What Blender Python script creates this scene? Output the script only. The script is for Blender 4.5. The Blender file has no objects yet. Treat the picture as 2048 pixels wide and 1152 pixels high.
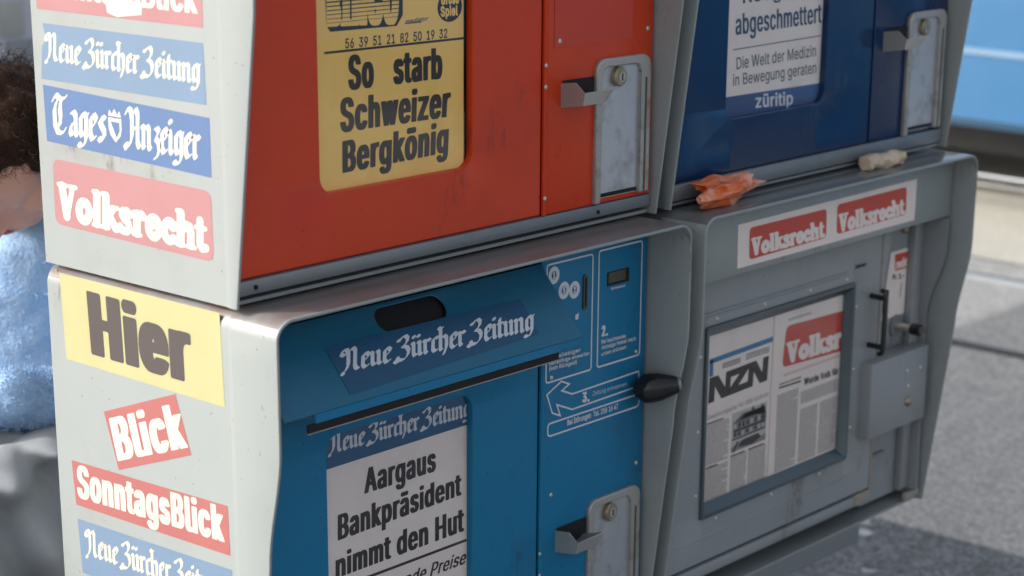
import bpy, bmesh, math, random
import numpy as np
from mathutils import Vector, Matrix, noise

random.seed(7)
scene = bpy.context.scene
COL = scene.collection
RAD = math.radians

# ------------------------------------------------------------------ camera
cam_data = bpy.data.cameras.new("camera")
cam = bpy.data.objects.new("camera", cam_data)
COL.objects.link(cam)
scene.camera = cam
R_ = ((0.610269, -0.791720, 0.027416), (-0.217774, -0.200936, -0.955091), (0.761673, 0.576892, -0.295041))
mw = Matrix.Identity(4)
for i in range(3):
    mw[i][0] = R_[0][i]
    mw[i][1] = -R_[1][i]
    mw[i][2] = -R_[2][i]
CAM = (-1.44176, -1.59672, 1.55335)
for i in range(3):
    mw[i][3] = CAM[i]
cam.matrix_world = mw
cam_data.sensor_width = 36.0
cam_data.lens = 4200.58 * 36.0 / 2048.0
cam_data.shift_x = -0.14639
cam_data.shift_y = 0.13361
cam_data.clip_start = 0.05
cam_data.clip_end = 300.0
cam_data.dof.use_dof = True
cam_data.dof.focus_distance = 2.50
cam_data.dof.aperture_fstop = 5.6

# ------------------------------------------------------------------ light
SUN_DIR = Vector((1.0, -0.87, -0.75)).normalized()      # the way the sunlight travels
world = bpy.data.worlds.new("World")
scene.world = world
world.use_nodes = True
nt = world.node_tree
bg = nt.nodes["Background"]
sky = nt.nodes.new("ShaderNodeTexSky")
sky.sky_type = 'NISHITA'
sky.sun_disc = False
to_sun = -SUN_DIR
sky.sun_elevation = math.asin(to_sun.z)
sky.sun_rotation = math.atan2(to_sun.x, to_sun.y)
sky.air_density = 1.0
sky.dust_density = 5.0
sky.ozone_density = 0.3
hz = nt.nodes.new("ShaderNodeHueSaturation")          # a hazy, whitish sky
hz.inputs["Saturation"].default_value = 0.45
nt.links.new(sky.outputs[0], hz.inputs["Color"])
nt.links.new(hz.outputs[0], bg.inputs[0])
bg.inputs[1].default_value = 0.15
sun_data = bpy.data.lights.new("sun", 'SUN')
sun_data.energy = 2.1
sun_data.angle = RAD(0.5)
sun_data.color = (1.0, 0.985, 0.965)
sun = bpy.data.objects.new("sun", sun_data)
COL.objects.link(sun)
sun.rotation_euler = SUN_DIR.to_track_quat('-Z', 'Y').to_euler()
scene.view_settings.view_transform = 'Standard'
scene.view_settings.look = 'None'
scene.view_settings.gamma = 1.0
scene.view_settings.exposure = 0.9

# ------------------------------------------------------------------ helpers
BASE = {}


def thing(name, loc, label, cat, group=None):
    o = bpy.data.objects.new(name, None)
    o.empty_display_size = 0.05
    COL.objects.link(o)
    o.location = loc
    BASE[o] = Vector(loc)
    o["label"] = label
    o["category"] = cat
    if group:
        o["group"] = group
    return o


def tag(o, label, cat, group=None):
    o["label"] = label
    o["category"] = cat
    if group:
        o["group"] = group
    return o


def obj(name, geo, mats, parent=None, loc=None, smooth=30):
    """geo = (verts in world space, faces[, material indices]); one mesh object."""
    verts, faces = geo[0], geo[1]
    base = BASE.get(parent, Vector((0, 0, 0))) if parent else Vector(loc or (0, 0, 0))
    me = bpy.data.meshes.new(name)
    me.from_pydata([(v[0] - base.x, v[1] - base.y, v[2] - base.z) for v in verts], [], faces)
    if not isinstance(mats, (list, tuple)):
        mats = [mats]
    for m in mats:
        me.materials.append(m)
    if len(geo) > 2 and geo[2] is not None:
        me.polygons.foreach_set("material_index", geo[2])
    if smooth:
        me.polygons.foreach_set("use_smooth", [True] * len(me.polygons))
        me.set_sharp_from_angle(angle=RAD(smooth))
    me.update()
    o = bpy.data.objects.new(name, me)
    COL.objects.link(o)
    if parent:
        o.parent = parent
        BASE[o] = base
    else:
        o.location = base
        BASE[o] = base
    return o


def join(*geos):
    V, F, M = [], [], []
    for g in geos:
        n = len(V)
        V += list(g[0])
        F += [tuple(i + n for i in f) for f in g[1]]
        M += list(g[2]) if len(g) > 2 and g[2] is not None else [0] * len(g[1])
    return V, F, M


def mat_id(g, k):
    return g[0], g[1], [k] * len(g[1])


def box(x0, x1, y0, y1, z0, z1, bev=0.0, seg=2):
    bm = bmesh.new()
    vs = [bm.verts.new(p) for p in ((x0, y0, z0), (x1, y0, z0), (x1, y1, z0), (x0, y1, z0),
                                    (x0, y0, z1), (x1, y0, z1), (x1, y1, z1), (x0, y1, z1))]
    for f in ((3, 2, 1, 0), (4, 5, 6, 7), (0, 1, 5, 4), (1, 2, 6, 5), (2, 3, 7, 6), (3, 0, 4, 7)):
        bm.faces.new([vs[i] for i in f])
    if bev:
        bmesh.ops.bevel(bm, geom=bm.edges[:], offset=bev, segments=seg, affect='EDGES', profile=0.5)
    return bm_geo(bm)


def bm_geo(bm):
    bm.verts.index_update()
    V = [tuple(v.co) for v in bm.verts]
    F = [tuple(v.index for v in f.verts) for f in bm.faces]
    bm.free()
    return V, F


def cyl(p0, p1, r0, r1=None, n=20, caps=True, rings=None):
    """tube from p0 to p1; rings = list of (t, radius)."""
    p0, p1 = Vector(p0), Vector(p1)
    r1 = r0 if r1 is None else r1
    d = (p1 - p0)
    q = d.normalized().to_track_quat('Z', 'Y')
    rings = rings or [(0, r0), (1, r1)]
    V, F = [], []
    for t, r in rings:
        c = p0 + d * t
        for k in range(n):
            a = 2 * math.pi * k / n
            V.append(tuple(c + q @ Vector((r * math.cos(a), r * math.sin(a), 0))))
    for i in range(len(rings) - 1):
        for k in range(n):
            F.append((i * n + k, i * n + (k + 1) % n, (i + 1) * n + (k + 1) % n, (i + 1) * n + k))
    if caps:
        F.append(tuple(range(n))[::-1])
        F.append(tuple((len(rings) - 1) * n + k for k in range(n)))
    return V, F


def tube(pts, r, n=8):
    """bent round rod through the points."""
    P = [Vector(p) for p in pts]
    V, F = [], []
    up = None
    for i, p in enumerate(P):
        d = (P[min(i + 1, len(P) - 1)] - P[max(i - 1, 0)]).normalized()
        if up is None:
            up = d.orthogonal().normalized()
        up = (up - d * up.dot(d)).normalized()
        s = d.cross(up)
        rr = r[i] if isinstance(r, (list, tuple)) else r
        for k in range(n):
            a = 2 * math.pi * k / n
            V.append(tuple(p + up * (rr * math.cos(a)) + s * (rr * math.sin(a))))
    for i in range(len(P) - 1):
        for k in range(n):
            F.append((i * n + k, i * n + (k + 1) % n, (i + 1) * n + (k + 1) % n, (i + 1) * n + k))
    F.append(tuple(range(n))[::-1])
    F.append(tuple((len(P) - 1) * n + k for k in range(n)))
    return V, F


def rrect(x0, x1, z0, z1, r, n=6):
    """outline of a rounded rectangle, anticlockwise."""
    out = []
    for cx, cz, a0 in ((x1 - r, z0 + r, -90), (x1 - r, z1 - r, 0), (x0 + r, z1 - r, 90), (x0 + r, z0 + r, 180)):
        for k in range(n + 1):
            a = RAD(a0 + 90.0 * k / n)
            out.append((cx + r * math.cos(a), cz + r * math.sin(a)))
    return out


def plate(x0, x1, z0, z1, y, th, holes_r=None, bev=0.002):
    """door plate facing -y with one rounded window cut through; front edges eased."""
    hx0, hx1, hz0, hz1, r = holes_r
    inner = rrect(hx0, hx1, hz0, hz1, r)
    cx, cz = (hx0 + hx1) / 2, (hz0 + hz1) / 2
    n = len(inner)
    outer = []
    k = n // 4
    for q, (ox, oz) in enumerate(((x1, z0), (x1, z1), (x0, z1), (x0, z0))):
        for i in range(k):
            px, pz = inner[q * k + i]
            m = (k - 1) / 2
            if q == 0:
                outer.append((px, z0) if i < m else ((x1, pz) if i > m else (ox, oz)))
            elif q == 1:
                outer.append((x1, pz) if i < m else ((px, z1) if i > m else (ox, oz)))
            elif q == 2:
                outer.append((px, z1) if i < m else ((x0, pz) if i > m else (ox, oz)))
            else:
                outer.append((x0, pz) if i < m else ((px, z0) if i > m else (ox, oz)))

    def inset(o):
        return (min(max(o[0], x0 + bev), x1 - bev), min(max(o[1], z0 + bev), z1 - bev))

    loops = [[(px, y + th, pz) for px, pz in outer],
             [(px, y + bev, pz) for px, pz in outer],
             [(inset(o)[0], y, inset(o)[1]) for o in outer],
             [(px + (0.0012 if px > cx else -0.0012), y, pz + (0.0012 if pz > cz else -0.0012)) for px, pz in inner],
             [(px, y + 0.0012, pz) for px, pz in inner],
             [(px, y + th, pz) for px, pz in inner]]
    V, F = [], []
    for L in loops:
        V += L
    for a in range(len(loops) - 1):
        for i in range(n):
            j = (i + 1) % n
            F.append((a * n + i, a * n + j, (a + 1) * n + j, (a + 1) * n + i))
    return V, F


def poly_sheet(pts3):
    return list(pts3), [tuple(range(len(pts3)))]


def solid_outline(pts, to3, d0, d1, bev=0.0):
    """closed outline (2d) pushed through its own thickness; to3(u, v, depth)."""
    n = len(pts)
    V = [to3(u, v, d0) for u, v in pts] + [to3(u, v, d1) for u, v in pts]
    F = [tuple(range(n)), tuple(range(2 * n - 1, n - 1, -1))]
    for i in range(n):
        j = (i + 1) % n
        F.append((j, i, n + i, n + j))
    return V, F


# ------------------------------------------------------------------ lettering
GLYPHS = r"""(/@.Q/&.R/=.U/T.[/n.d0).l0?.v0Q/10Q/(0;.{0$.u/i.p/P.m/:.k/&.l.o.o.[.t.H.z.3/'-z/1-c.v-c.f.$.Z.C.S.c
)/@.<-c.G-z.O.4.V.H.Z.].^.p._/&.^/:.Z/P.U/i.N0$.F0;.<0Q.T0Q.^0?.h0).o/n.t/T.w/<.y/&.v.c.p.B.e.$.T-c
..z.S.+.L.-.F.1.B.6.A.=.B.D.F.J.L.N.S.P.Z.N.b.J.f.D.g.=.f.6.b.1.Z.-
00./..*.u.-.c.7.S.F.I.Z.B.v.@/9.B/W.I/s.S0,.c0;.u0D/.0G/C0D/T0;/d0,/o/s/u/W/w/9/u.v/o.Z/d.F/T.7/C.-`/..A/;.C/G.J/P.V/W.h/[.}/^/9/[/Q/W/g/P/w/G0'/;0./.01.|0..p0'.g/w._/g.Z/Q.Y/9.Z.}._.h.g.V.p.J.|.C
10..L.-.L.C/q.C/q.-`/A0D/A.-/(.-/(0,/'0,.O/d.O0$.~0D
20..G.-.G.@/1/./;/:/D/D/K/M/O/V/R/_/S/j/R/t/N/|/H0'/@0-/700/,01.}00.t0,.l0&.g/z.c/q.b/f.G/f.I/w.O0*.Y06.h0?.x0E/-0G/>0E/M0@/Z07/e0+/k/y/m/j/l/^/i/R/d/G/Y/:/M/,/>.w.l.E.l.D/q.D/q.-
30./*.*.t.,.d.1.T.9.I.D.B.R.>.d.Y.d.[.X.b.P.h.I.q.E.{.B/*.A/6.B/A.E/J.K/Q.R/U.]/W.i/U.t/Q.}/K/*/A/0/4/5/#/6.n/6.n/K/F0,/F0..I0..I0D/j0D/j01/(/B/(/G/</F/N/A/^/8/i/,/p.y/r.i/p.V/i.G/].;/N.2/>.,
40..=.W.=.n/60D/O0D.X.q.X.p/z.p/z.W`/D.-/D/R/]/R/].-
50./+.*.v.,.g.1.X.:.N.E.H.R.E.c._.c.b.X.f.Q.l.J.t.E.}.B/+.A/7.B/A.G/J.N/Q.W/U.d/V.p/U.|/P/+/J/5/A/</6/@/*/B.|/A.r/>.i/:.b/5.H/8.S0D/h0D/h0..k0..e/L.e/L.m/Q.v/U/$/X///X/</W/I/S/T/M/^/E/g/;/m///p.~/q.p/o.]/i.K/].>/N.3/>.,
60./..*.x.,.h.3.Y.=.O.K.I.[.F.p.H/#.M/3.V/E.f/[/80D/T0D.k/;.i/;.m/A.q/F.w/J.}/N/)/P/1/Q/B/O/Q/I/_/?/i/3/o/$/q.n/n.Z/h.J/].=/O.3/?.,`/..@/9.B/B.F/K.M/Q.V/U.b/V.n/U.z/Q/(/K/1/B/8/9/</./=.~/<.u/8.l/1.f/).b.z.a.n.b.b.f.V.l.M.u.F.~.B
70..T.-/T0,/T0..F0..F0D/q0D/q0,.q.-
80./..*.v.,.e.2.U.:.K.F.D.S.B.e.C.r.G.}.M/+.U/3.a/9.l/=.l/>.^/D.R/N.K/].I/m.K/|.Q0-.[08.i0@.x0E/.0G/>0E/M0@/Z08/f0-/l/|/n/m/k/]/e/N/X/D/K/>/K/=/V/9/a/3/j/+/p.}/t.r/u.e/s.S/l.F/b.:/R.2/A.,`/..A/:.B/E.E/N.J/T.R/X.Z/Z.f/X.q/T.z/M/&/D/,/9/0/./1.}/0.s/,.j/&.c.z.^.q.[.f.^.Z.c.R.i.J.r.E.}.B`/./G/8/H/A/K/H/P/N/W/Q/b/S/k/R/u/N/}/H0(/A0-/800/.01/#00.v0-.n0(.i/}.e/u.d/k.e/b.i/W.o/P.v/K/#/H
90./-0G/?0E/O0?/]04/h0'/n/r/q/_/o/O/j/?/a/-/Q.r/#.-.c.-/L/6/N/6/K/0/F/+/@/'/:/$/2.~/*.}.u/#.f/).W/2.N/?.H/N.F/b.I/t.O0(.Y05.h0?.x0E`/-01.~00.u0+.l0%.f/x.b/m.a/b.b/T.f/I.l/@.u/:.~/6/-/4/9/6/B/:/K/@/Q/I/U/S/V/a/U/m/Q/x/K0%/C0+/900
A09.4.-/$0D/A0D02.-/s.-/F/L/B/Y/=/j/7/}/008/508/./}/(/i.{/L.O.-`.Y.h.Y.~/i.~/i.h
B0/.E.-.E0D/30D/G0C/W0=/e05/m0*/s/y/t/k/s/^/p/S/j/K/d/E/Z/A/Q/>/Q/</[/:/f/5/o/./v/$/{.t/|.e/z.U/u.H/l.=/^.4/K.//6.-`.a.D/5.D/I.F/W.M/a.W/c.f/b.p/].y/V/$/M/*/C/./6//.a//`.a/E/2/E/=/F/F/I/N/O/T/V/X/_/Y/j/W/v/P0%/D0+/30..a0.
D0B/+.-.S.-.S.D/).D/@.F/R.M/b.Y/m.k/s.~/u/9/s/P/m/e/c/u/S0$/A0+/+0..R0..R0D/-0D/I0A/b08/u0*0&/q0//V02/90/.x0&.]/t.H/a.9/G.0`.a0D.a.-.E.-.E0D
F/y.E.-.E0D/i0D/i0..a0..a/B/^/B/^/+.a/+.a.-
G0I/>.*/%.-.k.7.V.F.I.[.@.w.=/9.@/W.I/r.V0+.k0:/$0D/=0G/M0F/[0B/j0=/v050$0+0-/|03/o07/_/x/_/u/j/p/r/j/z/c0$/Z0)/Q0,/H0//=0//,0-.x0&.k/v.a/g.Y/Q.V/9.Y.}.a.i.k.W.y.L/-.E/>.B/O.D/^.I/k.R/s._/y.o/{/$0'/#/D/#/D/908/908/#05.h0-.Q/|.A/l.5/U.-
H0H.E.-.E0D.a0D.a/G/r/G/r0D000D00.-/r.-/r/0.a/0.a.-
I/K.9.-.9.D.].D.]0..90..90D/?0D/?0..x0..x.D/?.D/?.-
M0v.E.-.E0D.l0D/B.z/T.A/N.A/b.z080D0]0D0].-0C.-0D000F000//G/].-/E.-.s/G.Z00.^00._/G._.-
N0J.E.-.E0D.e0D/u.N/{.C/w.B/v.N/u.}/u0D020D02.-/p.-/$/G.X0..^0..a/G.a.-
O0N/>.*/%.-.k.7.W.F.I.[.@.w.=/9.@/W.I/r.W0+.k0:/%0D/>0G/W0D/n0:0%0+03/r0;/W0>/90;.w03.[0%.F/n.7/W.-`/>.B/O.D/a.K/n.W/x.i0#.}0%/90#/Q/x/g/n/w/a0&/O0-/>0//,0-.y0&.k/w.a/g.Y/Q.V/9.Y.}.a.i.k.W.y.K/,.D
P0+.E.-.E0D/10D/G0B/X0</g02/q0%/w/q/x/_/w/M/q/=/g/0/X/&/G.{/1.y.Y.y.Y/4/0/4/>/5/J/9/R/@/X/H/]/S/^/_/]/k/X/v/R/~/J0(/>0,/00..a0..a.-
R0-.E.-.E0D/10D/G0B/X0</h03/q0&/w/s/y/b/w/O/q/@/h/3/X/*/G/$/1.~.T.~.T/9/0/9/?/:/J/>/S/C/X/K/]/U/^/b/]/m/X/w/S0#/J0)/?0-/00..a0..a.-`/b.-/////L//0$.-
S0,/,.).t.+.b.1.Q.9.G.E.?.S.<.f.W.f.Y.Y._.P.h.I.r.D.}.B/,.A/:.B/E.E/O.J/W.R/].[/^.g/].p/X.w/Q.|/I/%/@/)/5/,.x/3.b/;.O/G.E/U.B/j.D/z.K0,.V08.f0@.w0E/.0G/A0E/Q0@/a08/l0,/s/{/u/l/Z/l/V/z/L0(/>0./-00.}0/.r0,.i0'.b/|.]/t.[/k.^/b.c/X.j/S.s/N.|/K/(/H/=/C/F/@/P/</Y/8/d/2/l/+/s.~/w.s/x.f/v.U/p.F/e.:/T.1/B.+
T0-.:0..:0D/|0D/|0./:0./:.-.|.-.|0.
V09/%.-.40D.O0D.|/%/$.u/).f//.Q/6.9/1.9/8.Q/>.f/G/%/s0D020D/B.-
W11.m.-.40D.N0D.p.}.~.=.{.=/-.}/M0D/m0D0@.=0<.=0J.}0l0D1+0D0M.-0/.-/h/T/e/c/b/r/]0%/Y07/a07/]0&/Y/s/V/e/R/T//.-
Z0(.>.-.>.@/@/o/[07/_0//,0..=0..=0D/t0D/t02.r.b.T.:.Q.C/).D/u.D/u.-
a/q.o.*.a.+.S./.H.6.@.?.;.J.9.X.:.f.>.o.D.w.L.|.U/$.a/'.l/)/0/./8///=/1/@/4/@/B/>/J/9/O/3/T/+/V.}/W.s/V.k/T.d/P.]/K.X/F.U/A.=/G.D/T.L/^.W/f.d/k.p/n.}/o/)/n/3/m/</j/E/e/M/]/T/S/X/G/Z/8/Z.-/B.-/B.B/@.B/=.</8.7/1.2/).-.{.+`.s.?/$.@/..D/6.K/<.R/@.[/A.f/A.{/?.y.m.q.e.n.].k.V.g.S.a.R.W.S.P.V.J.[.E.c.B.k.@
b0#//.*.~.+.t./.l.4.f.9.].D.Z.D.Z.-.B.-.B0D.Z0D.Z/S.]/S.f/^.l/e.t/j.~/n///o/A/l/P/e/^/X/i/H/o/5/q.{/o.d/i.O/^.?/P.3/A.,`/+.@/8.B/C.G/K.P/Q.]/U.k/V.{/U/./Q/;/K/G/C/P/8/U/+/W.z/U.o/P.g/G.a/<.[//.Z.{.[.k.a.[.g.P.p.G.z.B
c/s/&.*.o.,.].4.N.?.C.O.=.d.;.z.=/4.C/G.N/W.]/e.o/l/&/o/1/n/;/l/D/h/M/c/U/[/[/T/b/K/f/B/L/</J/A/G/G/C/K/?/O/:/S/4/U/-/V/&/W.t/U.i/O._/F.X/:.U/-.T.z.U.k.X.]._.P.i.G.t.B/&.@/-.@/4.B/:.D/?.G/D.L/H.P/K.V/M.]/f.V/c.L/[.C/U.</M.6/E.0/;.-/1.*
d0#.}.*.k.,.Z.3.M.?.C.O.=.d.;.{.=/5.C/H.M/X.Z/e.k/l.}/o/./n/8/j/@/e/F/^/J/X/M/S/O/S/O0D/j0D/j.-/P.-/P.D/N.D/J.?/F.9/@.4/8.//..+`/%.@/2.B/<.G/E.P/K.[/N.k/P.{/N///K/</E/G/</P/2/U/%/W.t/U.i/P._/G.X/;.U/..T.{.U.k.X.].a.P.i.G.t.B
e/w/(.*.o.,.].4.N.?.C.O.=.d.;.z.=/4.C/G.M/W.[/e.n/l/%/o/1/n/=/k/I/e/S/[/[/Q/d/D/h/4/i.}/i.s.K.s.K/+/Z/+/O/$/N/2/J/>/D/I/</Q/2/U/%/W.t/U.j/P.a/I.Y/?.U/4.S/'.S.v.U.f.Y.W.b.M.k.F.w.A/(.?/1.@/8.B/?.E/E.J/J.P/M.W/g.Q/b.F/Y.=/P.5/D.//7.+
f/9/./m/./V.0/V.0/m`.M.-.M0&.O02.S0;.Z0C.e0I.o0L.z0M/&0M/40I/.04.}07.s05.m01.i0*.h/|.h.-
g0#/&-K.r-L.e-O.W-T.N-[.G-e.A-m.V-y.Y-t._-o.e-j.m-f.v-c/&-b/7-d/D-k/M-v/P.+/P.H/M.H/J.C/F.>/@.8/8.3/..0.}./.l.1.Z.8.M.B.C.Q.=.e.;.{.=/5.C/H.M/X.Z/e.l/l.}/o/./n/8/j/@/e/F/^/K/X/N/S/P/S/P/m/j/m/j.)/h-s/a-e/U-X/G-Q/7-L`/%.E/2.F/<.K/E.S/K.^/O.m/P.|/O///K/=/E/H/=/P/2/U/%/W.t/U.i/P.a/G.X/<.U//.T.|.U.m.X._.a.S.i.K.t.F
h/y.Z/..Z.-.B.-.B0D.Z0D.Z/F.V/F._/X.l/f.z/m/./o/</m/I/h/S/_/[/S/b/E/d/3/d.-/I.-/I/1/G/A/@/M/5/T/'/W.y/U.o/R.h/L.b/D.]/:
i.r.B.-.B/m.Z/m.Z.-`.N0*.H0+.C0/.?04.>0:.?0A.C0F.H0I.N0J.U0I.[0F._0A.b0:._04.[0/.U0+
k/m.Y.f.Y/(.^/(/E/m/e/m.y/#.v/#`.B.-.B0D.Z0D.Z.-`/I.-.j.y.{/./j.-
l.{.g.,.U...K.5.D.@.B.O.B0D.Z0D.Z.T.[.L.^.F.c.C.i.B.s.C.w..
m0o.B.-.B/m.Z/m.Z/I.X/I.]/T.d/^.k/f.t/k.}/n/+/o/:/m/F/e/O/X/S/I/P/I/T/S/Z/]/d/f/m/k/x/n0(/o04/n0@/j0J/c0Q/V0V/I0X/90X.-0?.-0?/80=/G06/P0,/U/|/W/s/V/k/S/d/N/^/G/Z/?/Y/6/Y.-/A.-/A/;/?/F/8/O///U/#/W.v/V.n/S.g/N.a/G.]/=.Z/2.Z.-
n/y.Z/..Z.-.B.-.B/m.Z/m.Z/F.V/F._/X.l/f.z/m/./o/</m/I/h/S/_/[/S/b/E/d/3/d.-/I.-/I/1/G/A/@/M/5/T/'/W.y/U.o/R.h/L.b/D.]/:
o/{/&.*.o.,.].4.N.?.C.O.=.d.;.z.=/4.C/G.N/W.]/e.o/l/&/o/9/l/J/e/X/W/e/G/k/4/m.z/k.d/e.O/X.?/J.4/9.,`/&.@/4.B/?.G/H.P/N.]/Q.k/S.z/Q/-/N/:/H/F/?/O/4/U/&/W.t/U.i/O._/F.X/:.U/-.T.z.U.k.X.]._.P.i.G.t.B
p0#.B-N.B/m.Z/m.Z/S.]/S.f/^.l/e.t/j.~/n///o/A/l/P/e/^/X/i/H/o/5/q.{/o.d/i.O/^.?/P.3/A.,//.*.~.+.t./.l.4.f.9.].D.Z.D.Z-N`/+.@/8.B/C.G/K.P/Q.]/U.k/V.{/U/./Q/;/K/G/C/P/8/U/+/W.z/U.o/P.g/G.a/<.[//.Z.{.[.k.a.[.g.P.p.G.z.B
r/;.B.-.B/m.Z/m.Z/S.[/S.c/_.l/h.w/m/(/o/4/n/4/T/&/U.x/T.o/Q.g/L.a/D.]/<.Z/2.Z.-
s/g.x.*.i.+.Z...O.4.F.<.?.F.;.S.S.X.W.M.a.E.k.A.x.?/*.A/5.F/<.M/>.V/=.^/9.e/2.j/(.m.k.s.W.y.J/&.B/2.@/A.B/M.G/X.P/b.[/i.k/m.z/o/,/n/9/j/C/d/K/[/Q/Q/U/G/>/B/:/J/4/Q/+/V.z/X.m/V.c/R.[/K.X/B.Z/:.a/4.h/0.t/,///'/A.|/M.t/U.h/W.X/V.K/P.@/G.7/;.0/,.+
t/./%/m/%/V.0/V.0/m`.G05.a05.a.T.b.K.e.F.k.B.s.A/$.B/(...r.+.a...R.6.J.B.G.R
u/y.x.+.j.-.[.1.Q.9.I.D.D.S.B.g.B/m.Z/m.Z.i.^.W.f.K.q.D/#.A/-.B/7.F/>.L/D.T/H._/I.l/I/m/d/m/d.-/J.-/J.R/N.R/E.@/:.4/,.-
w0].f.-.6/m.P/m.d/(.m.f.q.R.u.>.q.>.u.Q.y.e.}.u/%/(/8/m/R/m/f/(/n.e/r.Q/v.>/r.>/v.Q/z.e0&/(09/m0S/m0%.-/h.-/S.t/B/Z/G/Z.~.-
z/m.>.-.>.?/9/S/9/T.@/T.@/m/X/m/X/W.a.E.a.D/Z.D/Z.-
ä/q.o.*.a.+.S./.H.6.@.?.;.J.9.X.:.f.>.o.D.w.L.|.U/$.a/'.l/)/0/./8///=/1/@/4/@/B/>/J/9/O/3/T/+/V.}/W.s/V.k/T.d/P.]/K.X/F.U/A.=/G.D/T.L/^.W/f.d/k.p/n.}/o/)/n/3/m/</j/E/e/M/]/T/S/X/G/Z/8/Z.-/B.-/B.B/@.B/=.</8.7/1.2/).-.{.+`.s.?/$.@/..D/6.K/<.R/@.[/A.f/A.{/?.y.m.q.e.n.].k.V.g.S.a.R.W.S.P.V.J.[.E.c.B.k.@`/;0*/50+/00//,04/+0:/,0@/00F/50I/;0J/B0I/G0F/J0@/L0:/J04/G0//B0+`.]0*.V0+.Q0/.M04.L0:.M0@.Q0F.V0I.]0J.d0I.i0F.m0@.n0:.m04.i0/.d0+
ö/{/&.*.o.,.].4.N.?.C.O.=.d.;.z.=/4.C/G.N/W.]/e.o/l/&/o/9/l/J/e/X/W/e/G/k/4/m.z/k.d/e.O/X.?/J.4/9.,`/&.@/4.B/?.G/H.P/N.]/Q.k/S.z/Q/-/N/:/H/F/?/O/4/U/&/W.t/U.i/O._/F.X/:.U/-.T.z.U.k.X.]._.P.i.G.t.B`/C0*/<0+/70//404/20:/40@/70F/<0I/C0J/I0I/N0F/R0@/S0:/R04/N0//I0+`.e0*.^0+.X0/.T04.S0:.T0@.X0F.^0I.e0J.k0I.q0F.t0@.u0:.t04.q0/.k0+
ü/y.x.+.j.-.[.1.Q.9.I.D.D.S.B.g.B/m.Z/m.Z.i.^.W.f.K.q.D/#.A/-.B/7.F/>.L/D.T/H._/I.l/I/m/d/m/d.-/J.-/J.R/N.R/E.@/:.4/,.-`/B0*/<0+/60//304/20:/30@/60F/<0I/B0J/H0I/M0F/Q0@/R0:/Q04/M0//H0+`.d0*.]0+.W0/.S04.R0:.S0@.W0F.]0I.d0J.j0I.p0F.s0@.t0:.s04.p0/.j0+
–/a/a/5/a.z.-.z.-/5"""
ALPHA = "".join(chr(i) for i in range(35, 127) if chr(i) not in '\\"`')


def _dec(s):
    return [((ALPHA.index(s[i]) * len(ALPHA) + ALPHA.index(s[i + 1])) - 1000) / 400.0 for i in range(0, len(s), 2)]


SANS = {}
for line in GLYPHS.split("\n"):
    adv = _dec(line[1:3])[0]
    loops = []
    for part in line[3:].split("`"):
        v = _dec(part)
        if len(v) >= 6:
            loops.append(np.array(v).reshape(-1, 2))
    SANS[line[0]] = (adv, loops)
CAP = 0.5075
TIGHT = .62

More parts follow.
